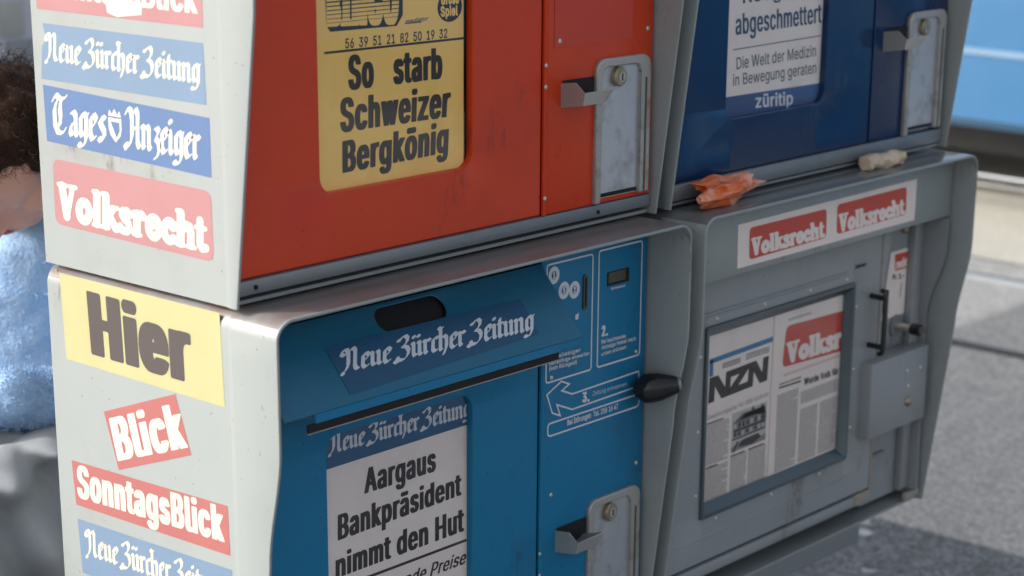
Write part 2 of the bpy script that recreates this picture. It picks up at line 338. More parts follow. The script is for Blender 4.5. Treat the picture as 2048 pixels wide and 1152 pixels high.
# blackletter: strokes of a broad pen; x height 1, capitals about 1.5
FRAK = {
    'i': (.34, [[(-.08, .93), (.02, .82), (.02, .17), (.13, .05)], [(-.04, 1.33), (.06, 1.22)]]),
    'n': (.68, [[(-.08, .93), (.02, .82), (.02, .12), (.08, .06)], [(.02, .72), (.22, .95), (.37, .82), (.37, .17), (.48, .05)]]),
    'u': (.68, [[(-.08, .93), (.02, .82), (.02, .2), (.12, .05), (.36, .26)], [(.28, .95), (.37, .84), (.37, .17), (.48, .05)]]),
    'ü': (.68, [[(-.08, .93), (.02, .82), (.02, .2), (.12, .05), (.36, .26)], [(.28, .95), (.37, .84), (.37, .17), (.48, .05)],
                [(-.02, 1.34), (.08, 1.22)], [(.26, 1.34), (.36, 1.22)]]),
    'r': (.46, [[(-.08, .93), (.02, .82), (.02, .17), (.12, .06)], [(.02, .72), (.18, .95), (.32, .82)]]),
    'e': (.54, [[(.04, .86), (.02, .22), (.15, .02), (.38, .2)], [(.02, .82), (.2, .99), (.38, .80), (.24, .60), (.05, .46)]]),
    'c': (.46, [[(.04, .86), (.02, .22), (.15, .04), (.34, .18)], [(.02, .8), (.2, .97), (.34, .86)]]),
    'h': (.64, [[(-.1, 1.52), (.02, 1.38), (.02, .12), (.1, .05)], [(.02, .74), (.22, .95), (.38, .8), (.38, .2), (.2, -.26)], [(.02, 1.4), (.2, 1.5)]]),
    't': (.4, [[(.03, 1.22), (.02, .2), (.13, .04), (.28, .18)], [(-.12, .9), (.24, .92)]]),
    'g': (.62, [[(.03, .84), (.02, .28), (.13, .08), (.35, .3)], [(.02, .82), (.18, .96), (.37, .85), (.37, .02), (.24, -.24), (.02, -.3), (-.1, -.2)],
                [(.36, .92), (.5, .95)]]),
    'a': (.66, [[(.03, .84), (.2, .96), (.37, .82), (.37, .17), (.48, .05)], [(.37, .55), (.12, .47), (.03, .2), (.15, .04), (.37, .24)]]),
    's': (.5, [[(.37, .86), (.2, .96), (.05, .78), (.17, .6), (.33, .44), (.33, .2), (.16, .04), (.0, .16)]]),
    'z': (.5, [[(.03, .86), (.18, .95), (.33, .82), (.12, .52), (.3, .42), (.36, .16), (.22, -.18), (.02, -.26)]]),
    'Z': (.8, [[(.02, 1.2), (.12, 1.42), (.32, 1.5), (.48, 1.32), (.42, 1.02), (.16, .82)],
               [(.16, .84), (.42, .76), (.54, .5), (.48, .2), (.22, -.04), (-.06, .02), (-.14, .2)],
               [(.02, 1.22), (-.1, 1.3)], [(-.3, .0), (-.14, -.14), (.06, -.04)]]),
    'N': (.98, [[(-.2, 1.2), (-.08, 1.44), (.1, 1.46), (.2, 1.2), (.2, .45), (.08, .12), (-.16, -.04)], [(-.16, -.04), (-.06, -.16)],
                [(-.2, 1.2), (-.02, 1.06), (.12, 1.2)],
                [(.26, 1.28), (.44, 1.5), (.58, 1.32), (.56, .3), (.64, .1), (.76, .06)]]),
    'T': (.98, [[(-.12, 1.2), (.06, 1.48), (.34, 1.34), (.62, 1.36), (.8, 1.52)], [(.14, 1.24), (.0, .92), (.04, .34), (.26, .04), (.56, .06), (.74, .28)],
                [(.42, 1.32), (.34, 1.0), (.4, .66), (.34, .3)]]),
    'A': (1.04, [[(-.1, 1.22), (.04, 1.46), (.24, 1.4), (.32, 1.1), (.32, .4), (.14, .04), (-.1, .12)], [(-.14, .1), (-.02, -.08)],
                 [(.36, 1.26), (.54, 1.5), (.68, 1.3), (.68, .24), (.82, .04)], [(.3, .7), (.66, .8)]]),
}


def _arc(cx, cy, rx, ry, a0, a1, n=14):
    return [(cx + rx * math.cos(RAD(a0 + (a1 - a0) * k / n)), cy + ry * math.sin(RAD(a0 + (a1 - a0) * k / n))) for k in range(n + 1)]


# fat soft slab lettering: (points, radius)
SLAB = {
    'V': (.98, [([(.18, 1.3), (.44, .16)], .15), ([(.46, .1), (.72, 1.28)], .1), ([(-.02, 1.36), (.4, 1.36)], .07), ([(.56, 1.36), (.92, 1.36)], .07)]),
    'o': (.92, [(_arc(.44, .5, .27, .36, 0, 360, 20), .15)]),
    'l': (.5, [([(.25, 1.3), (.25, .14)], .15), ([(.06, 1.38), (.25, 1.38)], .07), ([(.06, .07), (.44, .07)], .07)]),
    'k': (.96, [([(.25, 1.3), (.25, .14)], .15), ([(.06, 1.38), (.25, 1.38)], .07), ([(.06, .07), (.4, .07)], .07), ([(.36, .46), (.68, .88)], .1),
                ([(.44, .54), (.76, .12)], .14), ([(.56, .92), (.86, .92)], .07), ([(.66, .07), (.92, .07)], .07)]),
    's': (.74, [([(.58, .78), (.44, .9), (.24, .88), (.18, .72), (.3, .57), (.5, .45), (.56, .26), (.44, .1), (.22, .1), (.1, .24)], .125)]),
    'r': (.72, [([(.25, .86), (.25, .14)], .15), ([(.06, .92), (.25, .92)], .07), ([(.06, .07), (.44, .07)], .07), ([(.34, .74), (.48, .9), (.58, .82)], .13)]),
    'e': (.84, [([(.2, .5), (.66, .56)], .075), (_arc(.42, .5, .26, .37, 10, 320, 18), .14)]),
    'c': (.76, [(_arc(.42, .5, .26, .37, 50, 315, 16), .14), ([(.58, .72), (.58, .7)], .16)]),
    'h': (1.0, [([(.25, 1.3), (.25, .14)], .15), ([(.06, 1.38), (.25, 1.38)], .07), ([(.06, .07), (.42, .07)], .07),
                ([(.34, .7), (.5, .88), (.68, .84), (.74, .66), (.74, .14)], .14), ([(.58, .07), (.94, .07)], .07)]),
    't': (.6, [([(.25, 1.18), (.25, .26), (.36, .12), (.52, .16)], .13), ([(.06, .9), (.5, .9)], .075)]),
}


def _march(f, x0, y0, h):
    """filled polygons of the region f > 0 on a grid (f[row, col])."""
    ny, nx = f.shape
    inside = f > 0
    polys = []
    c = inside[:-1, :-1].astype(int) + inside[:-1, 1:] + inside[1:, 1:] + inside[1:, :-1]
    for j in range(ny - 1):
        row = c[j]
        if not row.any():
            continue
        i = 0
        while i < nx - 1:
            if row[i] == 4:
                k = i
                while k < nx - 1 and row[k] == 4:
                    k += 1
                xa, xb, ya, yb = x0 + i * h, x0 + k * h, y0 + j * h, y0 + (j + 1) * h
                polys.append([(xa, ya), (xb, ya), (xb, yb), (xa, yb)])
                i = k
                continue
            if row[i]:
                P = ((i, j), (i + 1, j), (i + 1, j + 1), (i, j + 1))
                val = [f[q, p] for p, q in P]
                out = []
                for a in range(4):
                    b = (a + 1) % 4
                    if val[a] > 0:
                        out.append((x0 + P[a][0] * h, y0 + P[a][1] * h))
                    if (val[a] > 0) != (val[b] > 0):
                        t = val[a] / (val[a] - val[b])
                        out.append((x0 + (P[a][0] + t * (P[b][0] - P[a][0])) * h, y0 + (P[a][1] + t * (P[b][1] - P[a][1])) * h))
                if len(out) > 2:
                    polys.append(out)
            i += 1
    return polys


_cache = {}


def _grid(xa, xb, ya, yb, h):
    xs = np.arange(xa, xb + h, h)
    ys = np.arange(ya, yb + h, h)
    X, Y = np.meshgrid(xs, ys)
    return X, Y


def sans_glyph(ch, sx, b, res):
    key = ('s', ch, round(sx, 2), round(b, 3), res)
    if key in _cache:
        return _cache[key]
    sx = round(sx, 2)
    adv, loops = SANS[ch]
    L = [l * np.array([sx, 1.0]) for l in loops]
    allp = np.concatenate(L)
    h = CAP / res
    X, Y = _grid(allp[:, 0].min() - b - 3 * h, allp[:, 0].max() + b + 3 * h, allp[:, 1].min() - b - 3 * h, allp[:, 1].max() + b + 3 * h, h)
    d2 = np.full(X.shape, 1e9)
    wind = np.zeros(X.shape)
    for l in L:
        for p, q in zip(l, np.roll(l, -1, axis=0)):
            ex, ey = q - p
            e2 = ex * ex + ey * ey
            if e2 < 1e-12:
                continue
            t = np.clip(((X - p[0]) * ex + (Y - p[1]) * ey) / e2, 0, 1)
            d2 = np.minimum(d2, (X - p[0] - t * ex) ** 2 + (Y - p[1] - t * ey) ** 2)
            cr = ex * (Y - p[1]) - ey * (X - p[0])
            wind += ((p[1] <= Y) & (q[1] > Y) & (cr > 0)).astype(int) - ((p[1] > Y) & (q[1] <= Y) & (cr < 0)).astype(int)
    d = np.sqrt(d2)
    f = np.where(np.abs(wind) > 0.5, d, -d)
    # heavier strokes: widen by a flat rectangle, more across than up and down, so corners stay square and counters open
    kx, ky = b / h, b * .16 / h
    for k, ax in ((kx, 1), (ky, 0)):
        n, g = int(k), f.copy()
        for j in range(1, n + 1):
            for sg in (-j, j):
                r_ = np.roll(f, sg, axis=ax)
                g = np.maximum(g, r_)
        f = g + (k - n) * h
    f[np.abs(f) < 1e-6] = 1e-6
    r = _march(f, X[0, 0], Y[0, 0], h)
    _cache[key] = r
    return r


def _strokes(key, caps, quads, res, xh):
    """union of discs-and-bars (caps) and convex pen marks (quads)."""
    if key in _cache:
        return _cache[key]
    h = xh / res
    pts = [p for c in caps for p in (c[0], c[1])] + [p for q in quads for p in q]
    m = max([c[2] for c in caps], default=0) + 3 * h
    X, Y = _grid(min(p[0] for p in pts) - m, max(p[0] for p in pts) + m, min(p[1] for p in pts) - m, max(p[1] for p in pts) + m, h)
    f = np.full(X.shape, -1e9)
    for p, q, r in caps:
        ex, ey = q[0] - p[0], q[1] - p[1]
        e2 = max(ex * ex + ey * ey, 1e-9)
        t = np.clip(((X - p[0]) * ex + (Y - p[1]) * ey) / e2, 0, 1)
        f = np.maximum(f, r - np.sqrt((X - p[0] - t * ex) ** 2 + (Y - p[1] - t * ey) ** 2))
    for q in quads:
        area = sum(q[i][0] * q[(i + 1) % 4][1] - q[(i + 1) % 4][0] * q[i][1] for i in range(4))
        if abs(area) < 1e-6:
            continue
        sgn = 1 if area > 0 else -1
        g = np.full(X.shape, 1e9)
        for i in range(4):
            p, e = q[i], q[(i + 1) % 4]
            ex, ey = e[0] - p[0], e[1] - p[1]
            ln = math.hypot(ex, ey)
            if ln < 1e-9:
                continue
            g = np.minimum(g, sgn * (ex * (Y - p[1]) - ey * (X - p[0])) / ln)
        f = np.maximum(f, g)
    f[np.abs(f) < 1e-6] = 1e-6
    r = _march(f, X[0, 0], Y[0, 0], h)
    _cache[key] = r
    return r


def frak_glyph(ch, pen, res):
    w = (math.cos(RAD(38)) * pen / 2, math.sin(RAD(38)) * pen / 2)
    caps, quads = [], []
    for st in FRAK[ch][1]:
        for a, b in zip(st[:-1], st[1:]):
            quads.append([(a[0] - w[0], a[1] - w[1]), (a[0] + w[0], a[1] + w[1]), (b[0] + w[0], b[1] + w[1]), (b[0] - w[0], b[1] - w[1])])
            caps.append((a, b, .032))
    return _strokes(('f', ch, pen, res), caps, quads, res, 1.0)


def layout(text, font, asp, b, res):
    """polygons with u in 0..1 across the line, v = 0 baseline, 1 = capital height."""
    out = []
    x = 0.0
    lo, hi = 1e9, -1e9
    if font == 'sans':
        n = sum(1 for c in text if c != ' ')
        tot = sum(SANS[c][0] if c != ' ' else .19 for c in text)
        sx = max(.3, min(1.6, (asp * CAP - n * 2 * b * TIGHT) / tot))
        cap = CAP
        for c in text:
            if c == ' ':
                x += .19 * sx + b
                continue
            g = sans_glyph(c, sx, b, res)
            x += b * TIGHT
            out.append((x, g))
            x += SANS[c][0] * round(sx, 2) + b * TIGHT
    elif font == 'frak':
        cap = 1.5
        for c in text:
            if c == ' ':
                x += .34
                continue
            g = frak_glyph(c, b, res)
            out.append((x, g))
            x += FRAK[c][0] * 1.0
    else:
        cap = 1.42
        caps = []                      # one union for the whole word: the fat letters touch
        for c in text:
            for st, r in SLAB[c][1]:
                caps += [((a[0] + x, a[1]), (e[0] + x, e[1]), r * 1.30) for a, e in zip(st[:-1], st[1:])]
            x += SLAB[c][0] * .93
        out.append((0.0, _strokes(('w', text, res), caps, [], res, 1.0)))
    for x, g in out:
        for p in g:
            for q in p:
                lo = min(lo, q[0] + x)
                hi = max(hi, q[0] + x)
    return [[((q[0] + x - lo) / (hi - lo), q[1] / cap) for q in p] for x, g in out for p in g]


def text_geo(text, quad, to3, font='sans', b=.02, res=30, shear=0.0):
    """lettering laid into the quad TL, TR, BR, BL (plane coordinates); to3 maps them to the plane in space."""
    tl, tr, br, bl = quad
    w = math.hypot(br[0] - bl[0], br[1] - bl[1])
    hgt = (math.hypot(tl[0] - bl[0], tl[1] - bl[1]) + math.hypot(tr[0] - br[0], tr[1] - br[1])) / 2
    V, F = [], []
    for p in layout(text, font, w / hgt, b, res):
        n = len(V)
        for u, v in p:
            u += shear * v
            a = ((1 - u) * bl[0] + u * br[0], (1 - u) * bl[1] + u * br[1])
            c = ((1 - u) * tl[0] + u * tr[0], (1 - u) * tl[1] + u * tr[1])
            V.append(to3(a[0] + (c[0] - a[0]) * v, a[1] + (c[1] - a[1]) * v))
        F.append(tuple(range(n, n + len(p))))
    return V, F


def on_y(y):
    return lambda x, z: (x, y, z)


def on_x(x):
    return lambda y, z: (x, y, z)


def sheet(pts, to3):
    return [to3(a, b) for a, b in pts], [tuple(range(len(pts)))]


def strip(pts, w, to3, closed=False):
    """line of width w along the points, as one flat band with mitred corners."""
    P = [Vector((a, b)) for a, b in pts]
    n = len(P)
    V, F = [], []
    for i in range(n):
        a = P[i - 1] if (i or closed) else P[i]
        c = P[(i + 1) % n] if (i < n - 1 or closed) else P[i]
        d1 = (P[i] - a).normalized() if (P[i] - a).length > 1e-9 else (c - P[i]).normalized()
        d2 = (c - P[i]).normalized() if (c - P[i]).length > 1e-9 else d1
        t = (d1 + d2).normalized()
        nrm = Vector((-t.y, t.x))
        k = w / 2 / max(.35, nrm.dot(Vector((-d1.y, d1.x))))
        V.append(to3(*(P[i] + nrm * k)))
        V.append(to3(*(P[i] - nrm * k)))
    for i in range(n if closed else n - 1):
        j = (i + 1) % n
        F.append((2 * i, 2 * i + 1, 2 * j + 1, 2 * j))
    return V, F


def round_quad(q, r, n=5):
    """quad TL TR BR BL with rounded corners."""
    P = [Vector(p) for p in q]
    out = []
    for i in range(4):
        p, a, c = P[i], P[i - 1], P[(i + 1) % 4]
        d1, d2 = (a - p).normalized() * r, (c - p).normalized() * r
        for k in range(n + 1):
            t = k / n
            out.append(tuple(p + d1 * (1 - t) ** 2 + d2 * t ** 2))
    return out


def grow(q, k):
    c = sum((Vector(p) for p in q), Vector((0, 0))) / len(q)
    return [tuple(c + (Vector(p) - c) * k) for p in q]

# plane coordinates of printed marks, metres
Q = {
    'so': [(0.1845, 1.2514), (0.3346, 1.2482), (0.3344, 1.2145), (0.1844, 1.2154)],
    'schw': [(0.1711, 1.2058), (0.3491, 1.2037), (0.3464, 1.1691), (0.1711, 1.1701)],
    'berg': [(0.174, 1.1585), (0.3455, 1.1622), (0.3433, 1.1277), (0.1732, 1.1246)],
    'nums': [(0.1811, 1.2706), (0.3426, 1.2695), (0.3425, 1.2596), (0.1809, 1.2603)],
    'rule1': [(0.1493, 1.259), (0.3718, 1.2581), (0.3718, 1.2555), (0.1492, 1.2565)],
    'bingo': [(0.1544, 1.3288), (0.2645, 1.3269), (0.2639, 1.2819), (0.1533, 1.2866)],
    'bingoback': [(0.1533, 1.2866), (0.159, 1.2798), (0.2606, 1.2788), (0.2703, 1.2903), (0.2708, 1.3287), (0.1523, 1.3311)],
    'badge': [(0.3468, 1.2941), (0.3678, 1.2927), (0.3468, 1.2783)],
    'spiel': [(0.3311, 1.2951), (0.3602, 1.2949), (0.3602, 1.2841), (0.3318, 1.2844)],
    'gross': [(0.332, 1.3097), (0.3636, 1.31), (0.3619, 1.2977), (0.3319, 1.2979)],
    'medi': [(0.2734, 1.2845), (0.3105, 1.2859), (0.3105, 1.2814), (0.2734, 1.2807)],
    'nzzposter': [(0.142, 0.8276), (0.3829, 0.8217), (0.383, 0.7961), (0.1414, 0.8038)],
    'nzzband': [(0.1429, 0.8333), (0.3829, 0.8421), (0.383, 0.7848), (0.1417, 0.7869)],
    'aarg': [(0.1998, 0.772), (0.3207, 0.7702), (0.3205, 0.7409), (0.1992, 0.7424)],
    'bank': [(0.1562, 0.7263), (0.3658, 0.7265), (0.3658, 0.6985), (0.1554, 0.6961)],
    'nimmt': [(0.1515, 0.6787), (0.3703, 0.6803), (0.3703, 0.6499), (0.1508, 0.6503)],
    'rule2': [(0.1505, 0.6385), (0.3748, 0.6377), (0.3748, 0.6341), (0.1504, 0.6348)],
    'preise': [(0.3171, 0.6239), (0.3721, 0.6222), (0.3721, 0.6055), (0.317, 0.6075)],
    'reuge': [(0.9256, 1.281), (1.076, 1.2854), (1.0778, 1.2645), (0.927, 1.2609)],
    'abge': [(0.9104, 1.2476), (1.1215, 1.2484), (1.124, 1.2213), (0.9122, 1.2196)],
    'rule3': [(0.9076, 1.2004), (1.1239, 1.2032), (1.1241, 1.2017), (0.9077, 1.1989)],
    'diewelt': [(0.9166, 1.1885), (1.1121, 1.1902), (1.1135, 1.1744), (0.9176, 1.1724)],
    'inbew': [(0.9098, 1.1659), (1.1156, 1.1656), (1.117, 1.1497), (0.9108, 1.1505)],
    'paper3': [(0.908, 1.2668), (1.1407, 1.2522), (1.1354, 1.1345), (0.8977, 1.1363)],
    'zt': [(0.9656, 1.1328), (1.0588, 1.128), (1.0602, 1.1103), (0.9668, 1.1148)],
    's1': [(0.3784, 1.3259), (0.0995, 1.3295), (0.0999, 1.2938), (0.3749, 1.2896)],
    't1': [(0.3653, 1.3333), (0.1051, 1.3396), (0.1068, 1.3082), (0.368, 1.3051)],
    'torn': [(0.2558, 1.3116), (0.1943, 1.3115), (0.196, 1.2984), (0.2365, 1.2928), (0.2529, 1.2961)],
    's2': [(0.3606, 1.2749), (0.1008, 1.2783), (0.0989, 1.2148), (0.3742, 1.2132)],
    't2': [(0.3648, 1.2652), (0.1038, 1.2668), (0.1055, 1.2353), (0.3677, 1.2348)],
    's3': [(0.3722, 1.2067), (0.0949, 1.2018), (0.0952, 1.1392), (0.3706, 1.1438)],
    't3a': [(0.3579, 1.1989), (0.2614, 1.1992), (0.265, 1.1541), (0.362, 1.1549)],
    't3b': [(0.2337, 1.1985), (0.1079, 1.1956), (0.1102, 1.1549), (0.237, 1.1548)],
    'shield': [(0.2619, 1.1926), (0.2366, 1.1928), (0.2394, 1.1562), (0.2648, 1.1557)],
    's4': [(0.3624, 1.1252), (0.0968, 1.1244), (0.0961, 1.0484), (0.3643, 1.0507)],
    't4': [(0.3573, 1.0991), (0.1006, 1.0972), (0.1027, 1.0576), (0.361, 1.058)],
    's5': [(0.3619, 0.9942), (0.0902, 0.9943), (0.0868, 0.89), (0.3586, 0.893)],
    't5': [(0.315, 0.9788), (0.1387, 0.9769), (0.1378, 0.9086), (0.3118, 0.91)],
    's6': [(0.2949, 0.8426), (0.168, 0.8889), (0.1452, 0.8232), (0.2733, 0.777)],
    't6': [(0.2866, 0.8353), (0.1627, 0.8796), (0.1497, 0.8321), (0.2742, 0.7882)],
    's7': [(0.3599, 0.7699), (0.088, 0.7771), (0.0864, 0.7191), (0.3558, 0.7156)],
    't7': [(0.3514, 0.7656), (0.0959, 0.7735), (0.0947, 0.7341), (0.3529, 0.7269)],
    's8': [(0.3549, 0.6984), (0.0847, 0.703), (0.0841, 0.6323), (0.3509, 0.6313)],
    't8': [(0.3441, 0.6891), (0.0941, 0.6958), (0.0941, 0.6631), (0.345, 0.6562)],
    's9': [(0.3513, 0.6267), (0.0836, 0.6246), (0.084, 0.565), (0.3506, 0.5673)],
    'w1': [(0.8787, 0.9675), (1.3528, 0.9697), (1.3523, 0.9054), (0.8805, 0.9054)],
    'r1': [(0.906, 0.9593), (1.1004, 0.9587), (1.1024, 0.9155), (0.908, 0.9137)],
    'v1': [(0.9101, 0.9431), (1.0972, 0.9426), (1.0996, 0.9171), (0.9119, 0.918)],
    'r2': [(1.1281, 0.9608), (1.3233, 0.9615), (1.3255, 0.918), (1.1304, 0.9161)],
    'v2': [(1.1323, 0.945), (1.3202, 0.9445), (1.3231, 0.9195), (1.1349, 0.9177)],
    'paperA': [(0.8815, 0.7947), (1.0425, 0.7939), (1.0406, 0.5503), (0.8781, 0.546)],
    'paperB': [(1.0436, 0.7968), (1.2332, 0.7986), (1.2257, 0.5503), (1.0406, 0.5503)],
    'bandA': [(0.8843, 0.7664), (1.0431, 0.7699), (1.0424, 0.7621), (0.8847, 0.759)],
    'armA': [(0.8844, 0.7642), (0.894, 0.7637), (0.8942, 0.74), (0.8846, 0.7398)],
    'nzn': [(0.8847, 0.7383), (1.0322, 0.7419), (1.0311, 0.7047), (0.8839, 0.7007)],
    'smallA': [(0.9162, 0.7563), (0.9604, 0.7563), (0.9609, 0.7487), (0.9167, 0.748)],
    'smallA2': [(0.9739, 0.7589), (1.0337, 0.7577), (1.0343, 0.7484), (0.9746, 0.7497)],
    'headA': [(0.8831, 0.683), (1.0364, 0.6866), (1.0368, 0.6803), (0.8835, 0.6762)],
    'photoA': [(0.9442, 0.6617), (1.0321, 0.6744), (1.0362, 0.6191), (0.9449, 0.6119)],
    'redB': [(1.0735, 0.7798), (1.2348, 0.775), (1.2325, 0.7108), (1.0666, 0.7173)],
    'volksr': [(1.0744, 0.7528), (1.2287, 0.7507), (1.2291, 0.717), (1.0769, 0.7207)],
    'headB': [(1.1277, 0.6875), (1.2236, 0.6852), (1.2246, 0.6754), (1.1286, 0.6771)],
    'headB2': [(1.061, 0.6883), (1.1197, 0.6869), (1.1199, 0.6841), (1.0612, 0.6855)],
    'c2': [(0.6177, 0.8681), (0.6315, 0.8673), (0.6319, 0.8537), (0.6181, 0.8544)],
    'b2a': [(0.6183, 0.8496), (0.6699, 0.8479), (0.67, 0.843), (0.6184, 0.8442)],
    'b2b': [(0.6185, 0.8415), (0.6908, 0.8406), (0.691, 0.8356), (0.6187, 0.8364)],
    'b2c': [(0.6188, 0.8326), (0.6704, 0.8325), (0.6706, 0.8279), (0.6189, 0.8279)],
    'b1a': [(0.5126, 0.8484), (0.5757, 0.8472), (0.5758, 0.8425), (0.5127, 0.8434)],
    'b1b': [(0.5134, 0.8411), (0.5937, 0.839), (0.5938, 0.8344), (0.5134, 0.8361)],
    'b1c': [(0.5139, 0.8344), (0.5687, 0.8326), (0.5688, 0.8276), (0.514, 0.8291)],
    'c3': [(0.5808, 0.7857), (0.5958, 0.7845), (0.5961, 0.7715), (0.5811, 0.7727)],
    'ent': [(0.602, 0.7832), (0.6733, 0.7811), (0.6735, 0.7762), (0.6022, 0.7767)],
    'stor': [(0.5513, 0.7553), (0.6558, 0.7548), (0.656, 0.7478), (0.5515, 0.748)],
    'arrow': [(0.5103, 0.7982), (0.5386, 0.8102), (0.5544, 0.8032), (0.5397, 0.7974), (0.5605, 0.7886), (0.699, 0.7906), (0.7007, 0.7698), (0.561, 0.7677), (0.5301, 0.7807), (0.5371, 0.7646), (0.5213, 0.7715)],
    'coins': [(0.5214, 0.952), (0.5413, 0.9292), (0.562, 0.9263), (0.5678, 0.8905)],
    'dispt': [(0.6361, 0.9168), (0.6653, 0.9158), (0.6654, 0.9131), (0.6362, 0.9134)],
    'recht': [(1.3823, 0.838), (1.4484, 0.8366), (1.4469, 0.8104), (1.3854, 0.8107)],
    'fr1': [(1.3874, 0.8071), (1.4246, 0.8026), (1.4259, 0.7916), (1.3888, 0.7946)],
    'sign4': [(1.3784, 0.846), (1.4507, 0.8428), (1.4583, 0.7168), (1.3885, 0.7173)],
    'flaptxt': [(0.1258, 0.5892), (0.4488, 0.5083), (0.4267, 0.2298), (0.1089, 0.3469)],
    'flapstk': [(0.1096, 0.6656), (0.4327, 0.6436), (0.4299, 0.1767), (0.1086, 0.095)],
    'flaphole': [(0.2034, 0.8132), (0.3085, 0.7989), (0.2654, 0.9651), (0.2383, 0.6491)],
}

# ------------------------------------------------------------------ materials
def new_mat(name):
    m = bpy.data.materials.new(name)
    m.use_nodes = True
    t = m.node_tree
    return m, t, t.nodes["Principled BSDF"]


def nd(t, kind, **kw):
    n = t.nodes.new(kind)
    for k, v in kw.items():
        if k in n.inputs:
            n.inputs[k].default_value = v
        else:
            setattr(n, k, v)
    return n


def ramp(t, src, p0, p1, c0=(0, 0, 0, 1), c1=(1, 1, 1, 1)):
    r = t.nodes.new("ShaderNodeValToRGB")
    r.color_ramp.elements[0].position = p0
    r.color_ramp.elements[1].position = p1
    r.color_ramp.elements[0].color = c0
    r.color_ramp.elements[1].color = c1
    t.links.new(src, r.inputs[0])
    return r


def mix(t, fac, a, b):
    m = t.nodes.new("ShaderNodeMix")
    m.data_type = 'RGBA'
    for s, v in ((0, fac), (6, a), (7, b)):
        if hasattr(v, "links"):
            t.links.new(v, m.inputs[s])
        else:
            m.inputs[s].default_value = v if s == 0 else (*v[:3], 1)
    return m.outputs[2]


def paint(name, col, rough=.35, var=.08, dirt=None, dirt_amt=.5, dscale=9, dlo=.52, dhi=.72, bump=.06, bscale=420, metal=0.0, coat=0.0,
          stretch=None, spec=.5, specks=None, scuff=None):
    m, t, p = new_mat(name)
    tc = nd(t, "ShaderNodeTexCoord")
    src = tc.outputs["Object"]
    if stretch:
        mp = nd(t, "ShaderNodeMapping")
        mp.inputs["Scale"].default_value = stretch
        t.links.new(src, mp.inputs[0])
        src2 = mp.outputs[0]
    else:
        src2 = src
    n1 = nd(t, "ShaderNodeTexNoise", Scale=14.0, Detail=5.0, Roughness=.6)
    t.links.new(src, n1.inputs["Vector"])
    dark = tuple(c * (1 - var) for c in col)
    lite = tuple(min(1, c * (1 + var)) for c in col)
    c = mix(t, n1.outputs["Fac"], dark, lite)
    if dirt:
        n2 = nd(t, "ShaderNodeTexNoise", Scale=float(dscale), Detail=8.0, Roughness=.68)
        t.links.new(src2, n2.inputs["Vector"])
        r = ramp(t, n2.outputs["Fac"], dlo, dhi, (0, 0, 0, 1), (dirt_amt,) * 3 + (1,))
        c = mix(t, r.outputs[0], c, dirt)
    if specks:
        v = nd(t, "ShaderNodeTexNoise", Scale=170.0, Detail=1.0, Roughness=.4)
        t.links.new(src, v.inputs["Vector"])
        r3 = ramp(t, v.outputs["Fac"], .74, .78)
        c = mix(t, r3.outputs[0], c, specks)
    if scuff:
        ms = nd(t, "ShaderNodeMapping")
        ms.inputs["Scale"].default_value = (1.0, 1.0, .35)
        ms.inputs["Rotation"].default_value = (.2, .5, .1)
        t.links.new(src, ms.inputs[0])
        n6 = nd(t, "ShaderNodeTexNoise", Scale=34.0, Detail=10.0, Roughness=.75)
        t.links.new(ms.outputs[0], n6.inputs["Vector"])
        n7 = nd(t, "ShaderNodeTexNoise", Scale=5.0, Detail=2.0)
        t.links.new(src, n7.inputs["Vector"])
        mm = nd(t, "ShaderNodeMath", operation='MULTIPLY')
        t.links.new(n6.outputs["Fac"], mm.inputs[0])
        t.links.new(n7.outputs["Fac"], mm.inputs[1])
        r6 = ramp(t, mm.outputs[0], .365, .42, (0, 0, 0, 1), (.75, .75, .75, 1))
        c = mix(t, r6.outputs[0], c, scuff)
    t.links.new(c, p.inputs["Base Color"])
    rr = nd(t, "ShaderNodeMapRange")
    rr.inputs[3].default_value = max(.03, rough - .06)
    rr.inputs[4].default_value = rough + .1
    n3 = nd(t, "ShaderNodeTexNoise", Scale=6.0, Detail=6.0)
    t.links.new(src, n3.inputs["Vector"])
    t.links.new(n3.outputs["Fac"], rr.inputs[0])
    t.links.new(rr.outputs[0], p.inputs["Roughness"])
    p.inputs["Metallic"].default_value = metal
    p.inputs["Specular IOR Level"].default_value = spec
    p.inputs["Coat Weight"].default_value = coat
    p.inputs["Coat Roughness"].default_value = .12
    if bump:
        n4 = nd(t, "ShaderNodeTexNoise", Scale=float(bscale), Detail=2.0)
        t.links.new(src, n4.inputs["Vector"])
        n5 = nd(t, "ShaderNodeTexNoise", Scale=7.0, Detail=2.0)
        t.links.new(src, n5.inputs["Vector"])
        ad = nd(t, "ShaderNodeMath", operation='MULTIPLY_ADD')
        t.links.new(n5.outputs["Fac"], ad.inputs[0])
        ad.inputs[1].default_value = 3.0
        t.links.new(n4.outputs["Fac"], ad.inputs[2])
        b = nd(t, "ShaderNodeBump", Strength=float(bump), Distance=.002)
        t.links.new(ad.outputs[0], b.inputs["Height"])
        t.links.new(b.outputs[0], p.inputs["Normal"])
    return m


def ink(name, col, rough=.55):
    return paint(name, col, rough, var=.10, bump=0)


